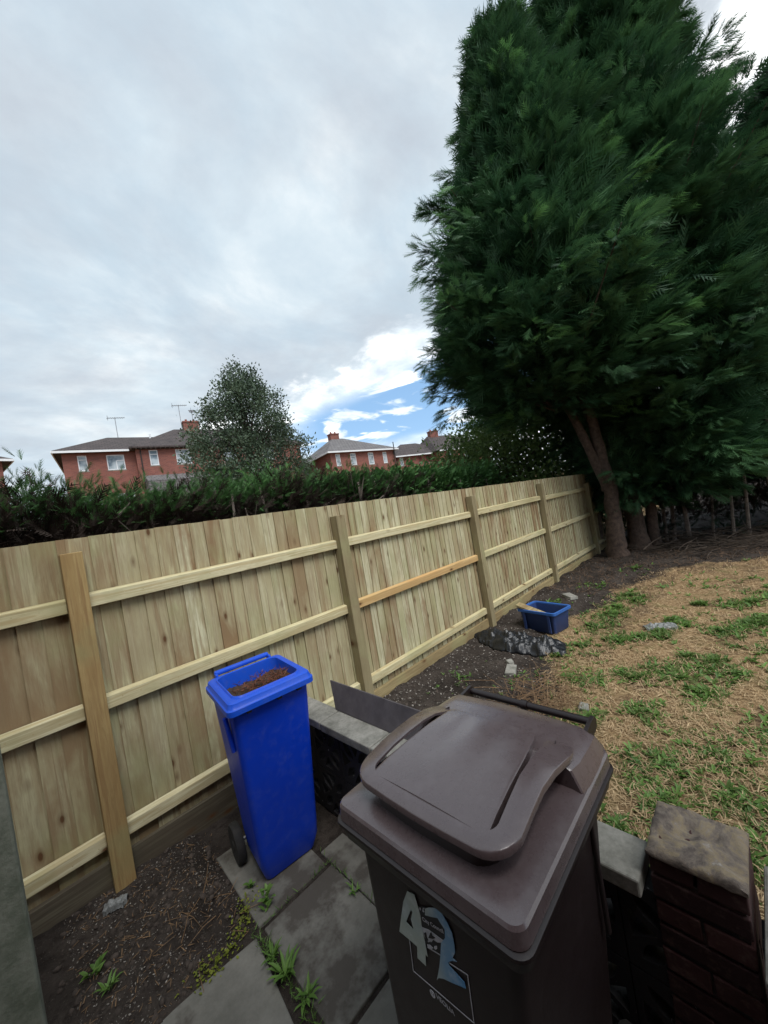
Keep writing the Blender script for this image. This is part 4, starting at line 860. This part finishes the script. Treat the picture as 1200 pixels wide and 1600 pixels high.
# ------------------------------------------------------------------ conifers
def frond():
    v = [(0, -0.035, 0), (0, 0.035, 0), (1.0, 0, -0.10)]; f = [(0, 1, 2)]
    k = 3
    for i in range(6):
        x = 0.06 + i*0.15; L_ = (0.50, 0.58, 0.44, 0.46, 0.30, 0.24)[i]
        for s_ in (-1, 1):
            q_ = 1 + 0.25*s_*(1 if i % 2 else -1); dxx = L_*0.88*q_; dy = s_*L_*0.48*q_; zz = -0.05*x - 0.12*L_*s_
            v += [(x-0.055, 0, 0), (x+0.055, 0, 0), (x+dxx, dy, zz)]; f.append((k, k+1, k+2)); k += 3
    return np.array(v, dtype=float), np.array(f)
FR = frond()
def interp(prof, z):
    zs, rs = zip(*prof); return np.interp(z, zs, rs)
def conifer(name, base, centre, prof, n_clump, per, L_, label, mat_, trunks, seed, upb=0.30, trunk_mat='bark', lump=0.20, parts=True, spread=0.27):
    rng = np.random.default_rng(seed); random.seed(seed)
    root = empty(name, (*base, 0), 0, label, 'tree', 'conifers at the end of the fence')
    z0, z1 = prof[0][0], prof[-1][0]
    # clump centres by rejection on lateral area
    Z = []; rmax = max(r for _, r in prof)
    while len(Z) < n_clump:
        z = rng.uniform(z0, z1)
        if rng.random() < interp(prof, z)/rmax: Z.append(z)
    Z = np.array(Z); TH = rng.uniform(0, 2*np.pi, n_clump)
    depth = np.where(rng.random(n_clump) < 0.72, rng.uniform(0.88, 1.04, n_clump), rng.uniform(0.45, 0.88, n_clump))
    rr = interp(prof, Z)*depth*(1 + lump*np.sin(TH*3+Z*1.3+seed) + lump*0.8*np.sin(TH*5-Z*2.1+seed*2))
    s_ = np.clip((Z-z0)/(z1-z0)*3, 0, 1)
    C = np.stack([centre[0] + rr*np.cos(TH), centre[1] + rr*np.sin(TH), Z], 1)
    tw = TH + rng.normal(0, 0.35, n_clump); out = np.stack([np.cos(tw), np.sin(tw), tw*0], 1)
    n = n_clump*per; BL = np.repeat((rng.uniform(0.5, 1.15, n_clump) + 0.55*(rng.random(n_clump) > 0.86))*spread*3.2, per)
    out[:, 2] = upb + rng.normal(0, 0.22, n_clump) - 0.25*(1-np.clip((Z-z0)/3.0, 0, 1)); out /= np.linalg.norm(out, axis=1, keepdims=True)
    sdv = np.cross(out, np.array([0, 0, 1.0])) + rng.normal(size=(n_clump, 3))*0.25; sdv /= np.linalg.norm(sdv, axis=1, keepdims=True)
    nrm = np.cross(sdv, out)
    Ci, Oi, Si, Ni = [np.repeat(q, per, 0) for q in (C, out, sdv, nrm)]
    u = rng.random(n)**0.75; sgn = rng.choice([-1.0, 1.0], n); lat = rng.random(n)*(0.75*np.sin(np.pi*np.clip(u*0.85+0.12, 0, 1)))
    P = Ci + Oi*((u-0.75)*BL)[:, None] + Si*(sgn*lat*BL*0.55)[:, None] + Ni*((rng.normal(size=n)*0.05 - 0.10*u*u - 0.12*lat)*BL)[:, None]
    A = Oi*0.85 + Si*(sgn*(0.25+0.9*lat))[:, None] - Ni*(0.25*u+0.1)[:, None] + rng.normal(size=(n, 3))*0.20
    N = Ni + rng.normal(size=(n, 3))*0.35
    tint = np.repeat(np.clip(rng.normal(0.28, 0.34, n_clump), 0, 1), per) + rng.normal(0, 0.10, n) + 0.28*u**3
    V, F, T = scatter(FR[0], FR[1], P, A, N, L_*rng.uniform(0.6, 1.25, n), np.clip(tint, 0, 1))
    V = V - np.array([base[0], base[1], 0])
    nf = n_clump*22; Zf = rng.uniform(z0+0.2, z1-0.5, nf); Tf = rng.uniform(0, 2*np.pi, nf); Rf = interp(prof, Zf)*rng.uniform(0.45, 0.86, nf)
    Pf = np.stack([centre[0]-base[0]+Rf*np.cos(Tf), centre[1]-base[1]+Rf*np.sin(Tf), Zf], 1); Af = np.stack([np.cos(Tf), np.sin(Tf), rng.normal(0.2, 0.4, nf)], 1) + rng.normal(size=(nf, 3))*0.4
    V2, F2, T2 = scatter(FR[0]*np.array([1, 1.25, 1]), FR[1], Pf, Af, rng.normal(size=(nf, 3)), L_*1.5*rng.uniform(0.7, 1.3, nf), np.clip(rng.normal(0.2, 0.1, nf), 0, 1))
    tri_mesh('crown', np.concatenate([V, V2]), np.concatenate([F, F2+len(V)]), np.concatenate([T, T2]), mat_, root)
    for pts, rad in trunks:
        b_ = MB(); pts = [Vector(p) - Vector((base[0], base[1], 0)) for p in pts]; q = []; rads = []
        for i in range(len(pts)-1):
            for k in range(4):
                f = k/4; p = pts[i].lerp(pts[i+1], f); q.append(p + Vector((random.gauss(0, .012), random.gauss(0, .012), 0))); rads.append((rad[i]+(rad[i+1]-rad[i])*f)*random.uniform(0.94, 1.06))
        q.append(pts[-1]); rads.append(rad[-1]); b_.tube(q, rads, 12); b_.build('trunk', M['bark'], root, 60)
    # limbs reaching into the crown
    b_ = MB()
    for k in range(0, n_clump, max(1, n_clump//80)):
        if C[k][2] < z0 + 1.6: continue
        e = Vector(C[k]) - Vector((base[0], base[1], 0)); ctr = Vector((centre[0]-base[0], centre[1]-base[1], max(1.5, C[k][2]*0.72 - 0.2)))
        midp = ctr.lerp(e, 0.5) + Vector((0, 0, -0.1)); b_.tube([ctr, midp, e], [0.028, 0.018, 0.006], 5)
    b_.build('limbs', M['bark'], root)
    return root
conifer('conifer_tree', (9.15, 2.25), (8.60, 2.80), [(3.3, 1.0), (3.9, 1.9), (4.8, 2.4), (5.7, 2.45), (7.2, 1.9), (9.0, 1.2), (10.5, 0.7), (12.0, 0.2)], 640, 34, 0.27,
        'tall dark green conifer overhanging the fence end with leaning bare stems below', M['conifer'],
        [([(9.15, 2.25, -0.1), (9.16, 2.25, 0.3), (9.2, 2.22, 1.0), (9.2, 2.22, 1.85), (9.1, 2.3, 3.0), (8.8, 2.6, 5.0), (8.6, 2.8, 9)], [0.27, 0.19, 0.15, 0.13, 0.10, 0.08, 0.04]),
         ([(9.2, 2.25, 1.5), (9.12, 2.34, 2.0), (8.87, 2.55, 3.02), (8.5, 2.9, 4.6)], [0.10, 0.10, 0.085, 0.05]),
         ([(9.22, 2.2, 1.6), (9.12, 2.42, 2.5), (8.95, 2.7, 3.8)], [0.06, 0.055, 0.035])], 3)
conifer('conifer_tree', (9.95, 2.0), (10.90, 1.45), [(1.15, 1.1), (1.8, 1.7), (3.0, 1.85), (4.2, 2.5), (5.2, 2.75), (7.0, 2.35), (9.0, 1.75), (11.0, 1.3), (12.8, 1.2), (14.2, 0.8), (16.0, 0.3)], 1150, 34, 0.29,
        'tallest dense green conifer right of the leaning stems, reaching out of frame', M['conifer'],
        [([(9.95, 2.0, -0.1), (9.96, 2.0, 0.4), (9.98, 1.98, 1.6), (10.1, 1.95, 3.0), (10.6, 1.7, 6.0), (10.75, 1.6, 12)], [0.28, 0.19, 0.16, 0.14, 0.10, 0.05]),
         ([(10.15, 1.75, -0.1), (10.2, 1.7, 1.2), (10.5, 1.5, 3.0)], [0.13, 0.10, 0.08])], 5)
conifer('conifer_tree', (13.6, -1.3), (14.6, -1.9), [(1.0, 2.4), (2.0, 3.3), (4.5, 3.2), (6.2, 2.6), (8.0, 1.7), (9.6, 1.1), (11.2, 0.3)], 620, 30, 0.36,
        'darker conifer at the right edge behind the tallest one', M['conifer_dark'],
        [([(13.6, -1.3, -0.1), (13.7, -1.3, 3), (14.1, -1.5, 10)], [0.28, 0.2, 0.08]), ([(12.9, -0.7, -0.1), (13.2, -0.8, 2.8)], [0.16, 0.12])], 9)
# low skirt of branches and rear undergrowth
def row_hedge(name, p0, p1, z0, z1, thick, n, label, mat_, tpl, L_, stems, dead=0, top_bias=0.0, stem_r=0.02, z_off=None, cat='hedge', bright_top=True, dead_L=0.20, taper=0.15):
    root = empty(name, ((p0[0]+p1[0])/2, (p0[1]+p1[1])/2, 0), 0, label, cat); O = np.array([(p0[0]+p1[0])/2, (p0[1]+p1[1])/2, 0])
    dv = np.array([p1[0]-p0[0], p1[1]-p0[1], 0.0]); Ln = np.linalg.norm(dv); dv /= Ln; nv = np.array([-dv[1], dv[0], 0])
    def gen(n_, zlo, zhi, L2, tp, tb):
        nc = max(30, n_//26); s_ = RNG.uniform(0, Ln, nc); t_ = RNG.uniform(-1, 1, nc); u = RNG.random(nc)
        if tb: u = 1-(1-u)*RNG.random(nc)**tb
        zt = zhi + 0.07*np.sin(s_*2.3+2.6)+0.05*np.sin(s_*5.1+2)+RNG.normal(0, 0.05, nc)
        zc = zlo + (zt-zlo)*u
        C = p0_ + dv*s_[:, None] + nv*(t_*thick/2*(1-taper*u))[:, None]; C[:, 2] = zc
        per = n_//nc; Ci = np.repeat(C, per, 0); n2 = len(Ci); off = RNG.normal(size=(n2, 3))*np.array([.16, .16, .10])
        P = Ci+off; A = off*2 + np.repeat(nv[None]*np.sign(t_)[:, None]*0.5, per, 0) + np.array([0, 0, 0.55]) + RNG.normal(size=(n2, 3))*0.35
        T0 = np.repeat(np.clip(0.25 + (0.45*u if bright_top else 0) + RNG.normal(0, 0.18, nc), 0, 1), per)
        return scatter(tp[0], tp[1], P - O, A, np.array([0, 0, 1.0])+RNG.normal(size=(n2, 3))*0.6, L2*RNG.uniform(0.6, 1.3, n2), T0)
    p0_ = np.array([p0[0], p0[1], 0.0])
    V, F, T = gen(n, z0, z1, L_, tpl, top_bias); tri_mesh('foliage', V, F, T, mat_, root)
    if dead:
        V, F, T = gen(dead, 0.5, z1-0.20, dead_L, FR, 0); tri_mesh('dead_foliage', V, F, T, M['hedge_dead'], root)
    for k in range(stems):
        s_ = (k+0.5)/stems*Ln + random.uniform(-0.15, 0.15); t_ = random.uniform(-1.1, -0.5)*thick/2; b_ = MB(); bp = Vector(p0_ + dv*s_ - nv*0 + nv*t_) - Vector(O)
        bp.z = gz(bp.x+O[0], bp.y+O[1]) - 0.05; top = bp + Vector((random.uniform(-.25, .25), random.uniform(-.15, .15), z1*random.uniform(0.90, 1.02)))
        m1 = bp.lerp(top, 0.5) + Vector((random.uniform(-.1, .1), random.uniform(-.14, -.02), 0)); r_ = stem_r*random.uniform(0.6, 1.3)
        b_.tube([bp, m1, top], [r_*1.3, r_, r_*0.4], 6)
        for q in range(4):
            f = random.uniform(0.3, 0.9); st = bp.lerp(m1, f*2) if f < 0.5 else m1.lerp(top, f*2-1); en = st + Vector((random.uniform(-.35, .35), random.uniform(-.3, .3), random.uniform(.15, .5)))
            b_.tube([st, st.lerp(en, .5)+Vector((0, 0, .03)), en], [r_*0.5, r_*0.35, r_*0.15], 4)
        b_.build('stem', M['stem'], root)
    return root
LEAF = leaf_t(2.4); LEAF = (LEAF[0]*0.1, LEAF[1])
row_hedge('conifer_hedge', (-2.2, 4.75), (5.2, 4.75), 2.26, 2.47, 0.85, 13000, 'leggy conifer hedge beyond the fence, brown inside with green top', M['hedge'], FR, 0.095, 19, 38000, 0.0, 0.030)
row_hedge('laurel_hedge', (3.6, 4.9), (8.6, 4.9), 1.8, 2.40, 1.0, 17000, 'glossy broad leaved hedge right of the brown hedge, below the grey roofed houses', M['hedge'], LEAF, 0.11, 9, 6000, 0.5, 0.03)
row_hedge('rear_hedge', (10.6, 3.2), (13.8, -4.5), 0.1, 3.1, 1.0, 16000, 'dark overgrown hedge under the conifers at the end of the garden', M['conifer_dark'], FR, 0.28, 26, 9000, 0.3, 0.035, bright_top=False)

# ------------------------------------------------------------------ broad leaved trees
def leaf_tree(name, base, z_ground, centre, prof, n_cl, per, ls, label, mat_, seed, sp=0.22, trunk_r=0.12, group=None, lump=0.14):
    rng = np.random.default_rng(seed); random.seed(seed); root = empty(name, (base[0], base[1], z_ground), 0, label, 'tree', group); O = np.array([base[0], base[1], z_ground])
    z0, z1 = prof[0][0], prof[-1][0]; rmax = max(r for _, r in prof); Z = []
    while len(Z) < n_cl:
        z = rng.uniform(z0, z1)
        if rng.random() < interp(prof, z)/rmax: Z.append(z)
    Z = np.array(Z); TH = rng.uniform(0, 2*np.pi, n_cl); dep = np.where(rng.random(n_cl) < 0.65, rng.uniform(0.82, 1.05, n_cl), rng.uniform(0.2, 0.82, n_cl))
    rr = interp(prof, Z)*dep*(1+lump*np.sin(TH*3+Z*1.7+seed)+lump*np.sin(TH*7-Z*3+seed))
    C = np.stack([centre[0]+rr*np.cos(TH), centre[1]+rr*np.sin(TH), Z], 1); Ci = np.repeat(C, per, 0); n = len(Ci); off = rng.normal(size=(n, 3))*sp
    P = Ci+off; A = off/sp*0.4 + np.array([0, 0, 0.35]) + rng.normal(size=(n, 3))*0.6
    T0 = np.clip(np.repeat(rng.normal(0.45, 0.22, n_cl), per)+rng.normal(0, 0.15, n), 0, 1)
    V, F, T = scatter(LEAF[0], LEAF[1], P-O, A, rng.normal(size=(n, 3))+np.array([0, 0, .8]), ls*rng.uniform(0.6, 1.3, n), T0); tri_mesh('crown', V, F, T, mat_, root)
    b_ = MB(); b_.tube([(0, 0, -0.2), (0.03, 0.02, (z0-z_ground)), ((centre[0]-base[0])*0.8, (centre[1]-base[1])*0.8, (z1-z_ground)*0.8)], [trunk_r, trunk_r*0.75, trunk_r*0.25], 9); b_.build('trunk', M['bark'], root, 60)
    b_ = MB()
    for k in range(0, n_cl, max(1, n_cl//60)):
        e = Vector(C[k]-O); c_ = Vector(((centre[0]-base[0])*0.5, (centre[1]-base[1])*0.5, max(0.5, e.z*0.7))); b_.tube([c_, c_.lerp(e, .5)+Vector((0, 0, -.05)), e], [trunk_r*0.3, trunk_r*0.2, trunk_r*0.06], 5)
    b_.build('limbs', M['bark'], root)
leaf_tree('evergreen_tree', (7.0, 14.0), gz(7, 14), (7.05, 14.0), [(2.2, 1.2), (3.4, 1.85), (4.6, 2.0), (5.8, 1.85), (6.9, 1.35), (7.7, 0.85), (8.35, 0.35), (8.6, 0.1)], 440, 105, 0.10, 'rounded grey green evergreen tree in front of the brick houses', M['holly'], 21, 0.17, 0.16, None, 0.17)
leaf_tree('bushy_tree', (11.4, 5.6), 0, (11.4, 5.5), [(0.8, 1.6), (1.8, 2.2), (2.8, 2.2), (3.6, 1.6), (4.25, 0.7), (4.5, 0.2)], 420, 60, 0.11, 'loose broad leaved green tree behind the far end of the fence', M['bush'], 25, 0.25, 0.10, None, 0.2)
leaf_tree('bushy_tree', (14.5, 4.6), 0, (14.5, 4.6), [(0.6, 2.0), (2.0, 2.8), (3.5, 2.8), (5.0, 1.8), (6.0, 0.5)], 300, 46, 0.13, 'darker bushy tree filling the gap beneath the conifer crown', M['bush'], 27, 0.3, 0.12, None, 0.2)
leaf_tree('garden_shrub', (8.6, 5.8), 0, (8.6, 5.8), [(0.6, 0.6), (1.6, 0.9), (2.4, 0.85), (3.0, 0.3)], 90, 44, 0.10, 'small dark shrub at the right end of the broad leaved hedge', M['bush'], 29, 0.2, 0.05)

# ------------------------------------------------------------------ houses
def roof_mesh(mb, x0, x1, y0, y1, ze, zr, rx0, rx1):
    ym = (y0+y1)/2; t = 0.10
    A = [(x0, y0, ze), (x1, y0, ze), (x1, y1, ze), (x0, y1, ze), (rx0, ym, zr), (rx1, ym, zr)]
    B_ = [(p[0], p[1], p[2]-t) for p in A[:4]]
    mb.add(A + B_, [(0, 1, 5, 4), (1, 2, 5), (2, 3, 4, 5), (3, 0, 4), (6, 7, 1, 0), (7, 8, 2, 1), (8, 9, 3, 2), (9, 6, 0, 3), (9, 8, 7, 6)])
def window(root, x, z0, wd, ht, y, style=0, lintel=True, mat_=None):
    f = MB(); fr = 0.055; d0, d1 = y-0.02, y+0.05
    f.box((x, d0, z0), (x+fr, d1, z0+ht)); f.box((x+wd-fr, d0, z0), (x+wd, d1, z0+ht)); f.box((x+fr, d0, z0), (x+wd-fr, d1, z0+fr)); f.box((x+fr, d0, z0+ht-fr), (x+wd-fr, d1, z0+ht))
    if style in (0, 2): f.box((x+fr, d0, z0+ht*0.70), (x+wd-fr, d1, z0+ht*0.70+0.05))
    if style == 1 or style == 2: f.box((x+wd*0.48, d0-0.002, z0+fr), (x+wd*0.48+0.05, d1, z0+ht*(0.70 if style == 2 else 1)-fr*(0 if style == 2 else 1)))
    if style == 3: f.box((x+wd*0.5, d0-0.002, z0+fr), (x+wd*0.5+0.05, d1, z0+ht*0.62)); f.box((x+wd*0.5+0.05, d0-0.002, z0+ht*0.6), (x+wd-fr, d1, z0+ht*0.6+0.05))
    w_ = f.build('window', M['white'], root)
    p = MB(); p.box((x+fr, y+0.01, z0+fr), (x+wd-fr, y+0.02, z0+ht-fr)); p.build('pane', M['glass'], w_)
    s_ = MB(); s_.box((x-0.05, y-0.06, z0-0.07), (x+wd+0.05, y+0.05, z0-0.003)); s_.build('sill', M['concrete'], w_)
def wall_box(root, x0, x1, y0, y1, z0, z1, holes, m_):
    """four walls; the front (y0) pierced by window holes (x,z,w,h)"""
    mb = MB(); th = 0.25
    def T(a, h, k): return (a, y0+k, h)
    mb.prism([(x0, z0), (x1, z0), (x1, z1), (x0, z1)], [[(x, z), (x+w_, z), (x+w_, z+h_), (x, z+h_)] for x, z, w_, h_ in holes], 0, th, T)
    mb.box((x0, y0+th, z0), (x0+th, y1-th, z1)); mb.box((x1-th, y0+th, z0), (x1, y1-th, z1)); mb.box((x0, y1-th, z0), (x1, y1, z1))
    mb.build('wall', m_, root)
def gutter(root, x0, x1, y0, y1, z, m_='white', sides=True):
    g = MB(); g.box((x0-0.02, y0-0.05, z-0.16), (x1+0.02, y0, z-0.02)); 
    if sides: g.box((x0-0.05, y0, z-0.155), (x0, y1, z-0.022)); g.box((x1, y0, z-0.155), (x1+0.05, y1, z-0.022))
    g.build('gutter', M[m_], root)
def chimney(parent, x0, x1, y0, y1, z0, z1, pots=2):
    c = MB(); c.box((x0, y0, z0), (x1, y1, z1)); c.box((x0-0.05, y0-0.05, z1+0.001), (x1+0.05, y1+0.05, z1+0.12)); ch = c.build('chimney', M['brick_far'], parent)
    for k in range(pots):
        p = MB(); xx = x0+(x1-x0)*(k+0.5)/pots; p.tube([(xx, (y0+y1)/2, z1+0.1), (xx, (y0+y1)/2, z1+0.35)], [0.11, 0.09], 10); p.build('chimney_pot', M['brick'], ch)
def aerial(root, x, y, z, h, rz, name='aerial'):
    Mx = Matrix.Translation((x, y, z)) @ Matrix.Rotation(rz, 4, 'Z'); a = MB(); a.tube([Mx @ Vector((0, 0, 0)), Mx @ Vector((0, 0, h))], 0.025, 5)
    a.tube([Mx @ Vector((-0.55, 0, h-0.12)), Mx @ Vector((0.7, 0, h+0.05))], 0.02, 4)
    for k in range(8):
        s_ = -0.5+k*0.155; zz = h-0.11+k*0.02; a.tube([Mx @ Vector((s_, -0.22, zz)), Mx @ Vector((s_, 0.22, zz))], 0.012, 4)
    a.tube([Mx @ Vector((-0.5, 0, h-0.3)), Mx @ Vector((-0.5, 0, h+0.1))], 0.015, 4); a.build(name, M['metal'], root)
def downpipe(root, x, y, z0, z1):
    d_ = MB(); d_.tube([(x, y, z0), (x, y, z1-0.3), (x, y-0.25, z1-0.1)], 0.04, 7); d_.build('downpipe', M['rubber'], root)

# house 1: the long pair with brown roofs
H = empty('brick_house', (2.45, 30.72, 0), R(-8.8), 'red brick house pair with dark brown hipped roof at the left, partly behind the evergreen', 'house', 'brick houses beyond the hedge')
G1 = 3.9; E1 = 9.25; OV = 0.42
wa = [(1.03, 7.90, 0.50, 1.05), (2.60, 7.88, 1.02, 1.05)]; wb = [(5.12, 7.98, 0.54, 1.12), (6.82, 7.98, 1.02, 1.12), (10.2, 7.98, 1.0, 1.12), (13.4, 7.98, 1.0, 1.12)]
lowa = [(1.0, 5.0, 1.0, 1.2), (2.9, 5.0, 1.0, 1.2)]; lowb = [(5.3, 5.0, 1.2, 1.2), (8.4, 4.0, 0.95, 2.1), (10.3, 5.0, 1.2, 1.2)]
wall_box(H, OV*0.6, 4.30, 0.75, 8.3, G1-0.6, E1-0.12, wa+lowa, M['brick_far']); wall_box(H, 4.31, 16.85, 0.35, 8.8, G1-0.6, E1-0.06, wb+lowb, M['brick_far'])
for q, st in zip(wa+wb, (0, 3, 0, 2, 2, 2)): window(H, q[0], q[1], q[2], q[3], (0.80 if q in wa else 0.40), st)
for q in lowa: window(H, q[0], q[1], q[2], q[3], 0.80, 2)
for q in lowb: window(H, q[0], q[1], q[2], q[3], 0.40, 2)
rf = MB(); roof_mesh(rf, -0.15, 7.5, 0.35, 8.7, E1, E1+1.9, 2.9, 6.2); ra = rf.build('roof', M['tile'], H)
rf = MB(); roof_mesh(rf, 3.95, 17.2, -0.05, 9.2, E1+0.06, E1+2.55, 7.6, 13.2); rb = rf.build('roof', M['tile'], H)
gutter(H, -0.15, 3.94, 0.35, 8.7, E1-0.02, sides=False)
g = MB(); g.box((-0.22, 0.30, E1-0.18), (-0.152, 8.7, E1-0.02)); g.build('gutter', M['white'], H)
rt_ = MB()
for k in range(44): rt_.box((4.05+k*0.3, -0.01, E1-0.11), (4.085+k*0.3, 0.345, E1-0.05))
rt_.build('rafter_ends', M['stem'], H)
chimney(rb, 8.3, 9.5, 4.0, 4.7, E1+1.9, E1+3.0); downpipe(H, 4.6, 0.28, G1, E1)
v_ = MB(); v_.tube([(5.55, 2.3, E1+0.9), (5.55, 2.3, E1+1.55)], 0.06, 8); v_.build('vent_pipe', M['white'], ra)
aerial(ra, 3.6, 4.5, E1+1.9, 1.6, 0.3); aerial(rb, 8.2, 4.3, E1+2.3, 2.3, 0.2); aerial(rb, 9.2, 4.5, E1+2.8, 1.4, 1.3)
ext = MB(); ext.add([(4.6, -2.0, 6.5), (8.6, -2.0, 6.5), (8.6, 0.34, 7.25), (4.6, 0.34, 7.25), (4.6, -2.0, G1-.5), (8.6, -2.0, G1-.5), (8.6, 0.34, G1-.5), (4.6, 0.34, G1-.5)], [(0,1,2,3),(0,4,5,1),(1,5,6,2),(3,7,4,0)]); ext.build('lean_to', M['tile_grey'], H)

# house 2: grey hipped roof with four windows
H = empty('brick_house', (21.0, 26.7, 0), R(-11.0), 'red brick house with pale grey hipped roof and four narrow upper windows', 'house', 'brick houses beyond the hedge')
G2 = 3.1; E2 = 8.15
w2 = [(0.75, 6.80, 0.48, 1.14), (2.32, 6.78, 0.62, 1.14), (4.33, 6.72, 0.64, 1.16), (6.08, 6.74, 0.50, 1.13)]; l2 = [(1.0, 4.2, 1.2, 1.2), (4.2, 4.2, 1.2, 1.2)]
wall_box(H, 0.22, 7.6, 0.32, 9.5, G2-0.6, E2-0.10, w2+l2, M['brick_far'])
for k, q in enumerate(w2+l2): window(H, q[0], q[1], q[2], q[3], 0.37, (0, 0, 0, 0, 2, 2)[k])
rf = MB(); roof_mesh(rf, -0.12, 7.9, 0.0, 9.9, E2, E2+2.35, 3.1, 4.4); r2 = rf.build('roof', M['tile_grey'], H); gutter(H, -0.12, 7.9, 0.0, 9.9, E2)
chimney(r2, 2.9, 3.9, 4.7, 5.4, E2+1.9, E2+2.75); downpipe(H, 7.45, 0.25, G2, E2)
q = MB(); q.tube([(7.3, -0.1, E2-0.8), (7.3, -0.1, E2+0.6)], 0.05, 7); q.build('vent_pipe', M['rubber'], H)
f_ = MB()
for zz in (6.62, 4.0): f_.box((-0.001, 0.30, 0), (0.0, 0.3, 0.001))
# house 3: further pair with brown grey roof
H = empty('brick_house', (31.35, 27.65, 0), R(-21.0), 'farthest red brick house pair with brownish hipped roof, next to the conifer', 'house', 'brick houses beyond the hedge')
G3 = 2.9; E3 = 7.85
w3 = [(0.35, 6.7, 0.45, 1.0), (2.79, 6.85, 0.45, 1.0), (3.83, 6.8, 0.75, 1.05)]; w3b = [(6.34, 6.75, 0.60, 1.1), (8.6, 6.75, 0.8, 1.1)]
wall_box(H, 0.1, 4.9, 0.4, 8, G3-0.8, E3-0.1, w3, M['brick_far']); wall_box(H, 4.91, 12.5, -0.6, 8, G3-0.8, E3, w3b, M['brick_far'])
for q in w3: window(H, q[0], q[1], q[2], q[3], 0.45, 0)
for q in w3b: window(H, q[0], q[1], q[2], q[3], -0.55, 2)
rf = MB(); roof_mesh(rf, -0.25, 8.0, 0.05, 8.4, E3, E3+2.05, 2.8, 5.0); rf.build('roof', M['tile'], H); gutter(H, -0.25, 4.55, 0.05, 8.4, E3, sides=False)
rf = MB(); roof_mesh(rf, 4.6, 12.9, -0.95, 8.6, E3+0.05, E3+2.7, 6.6, 10.2); r3 = rf.build('roof', M['tile'], H); chimney(r3, 6.9, 8.1, 3.4, 4.1, E3+2.1, E3+3.2); gutter(H, 4.6, 12.9, -0.95, 8.6, E3+0.05, sides=False)
# house 0: corner at the left edge
H = empty('brick_house', (0.55, 31.5, 0), R(9), 'corner of a brick house with brown eaves at the left edge', 'house', 'brick houses beyond the hedge')
wall_box(H, -9.0, -0.45, 0.4, 8, 3.2, 8.75, [(-3.0, 7.3, 1.0, 1.1)], M['brick_far']); window(H, -3.0, 7.3, 1.0, 1.1, 0.45, 2)
rf = MB(); roof_mesh(rf, -9.3, 0.0, 0.0, 8.4, 8.85, 10.9, -5.5, -3.8); rf.build('roof', M['tile'], H); gutter(H, -9.3, 0.0, 0.0, 8.4, 8.85)
# unseen house added behind the camera, shaped to shade the foreground
H = empty('shading_house', (-5.0, -3.0, 0), 0, 'unseen red brick house added behind the camera for its shade', 'house')
q = MB(); q.box((-4, -6.0, -0.2), (3.6, 4.2, 5.3)); q.box((3.601, -6.0, -0.2), (5.9, 1.4, 5.299)); q.build('wall', M['brick'], H)
rf = MB(); roof_mesh(rf, -4.4, 4.0, -6.4, 4.6, 5.3, 7.6, -1, 0.6); rf.build('roof', M['tile'], H)
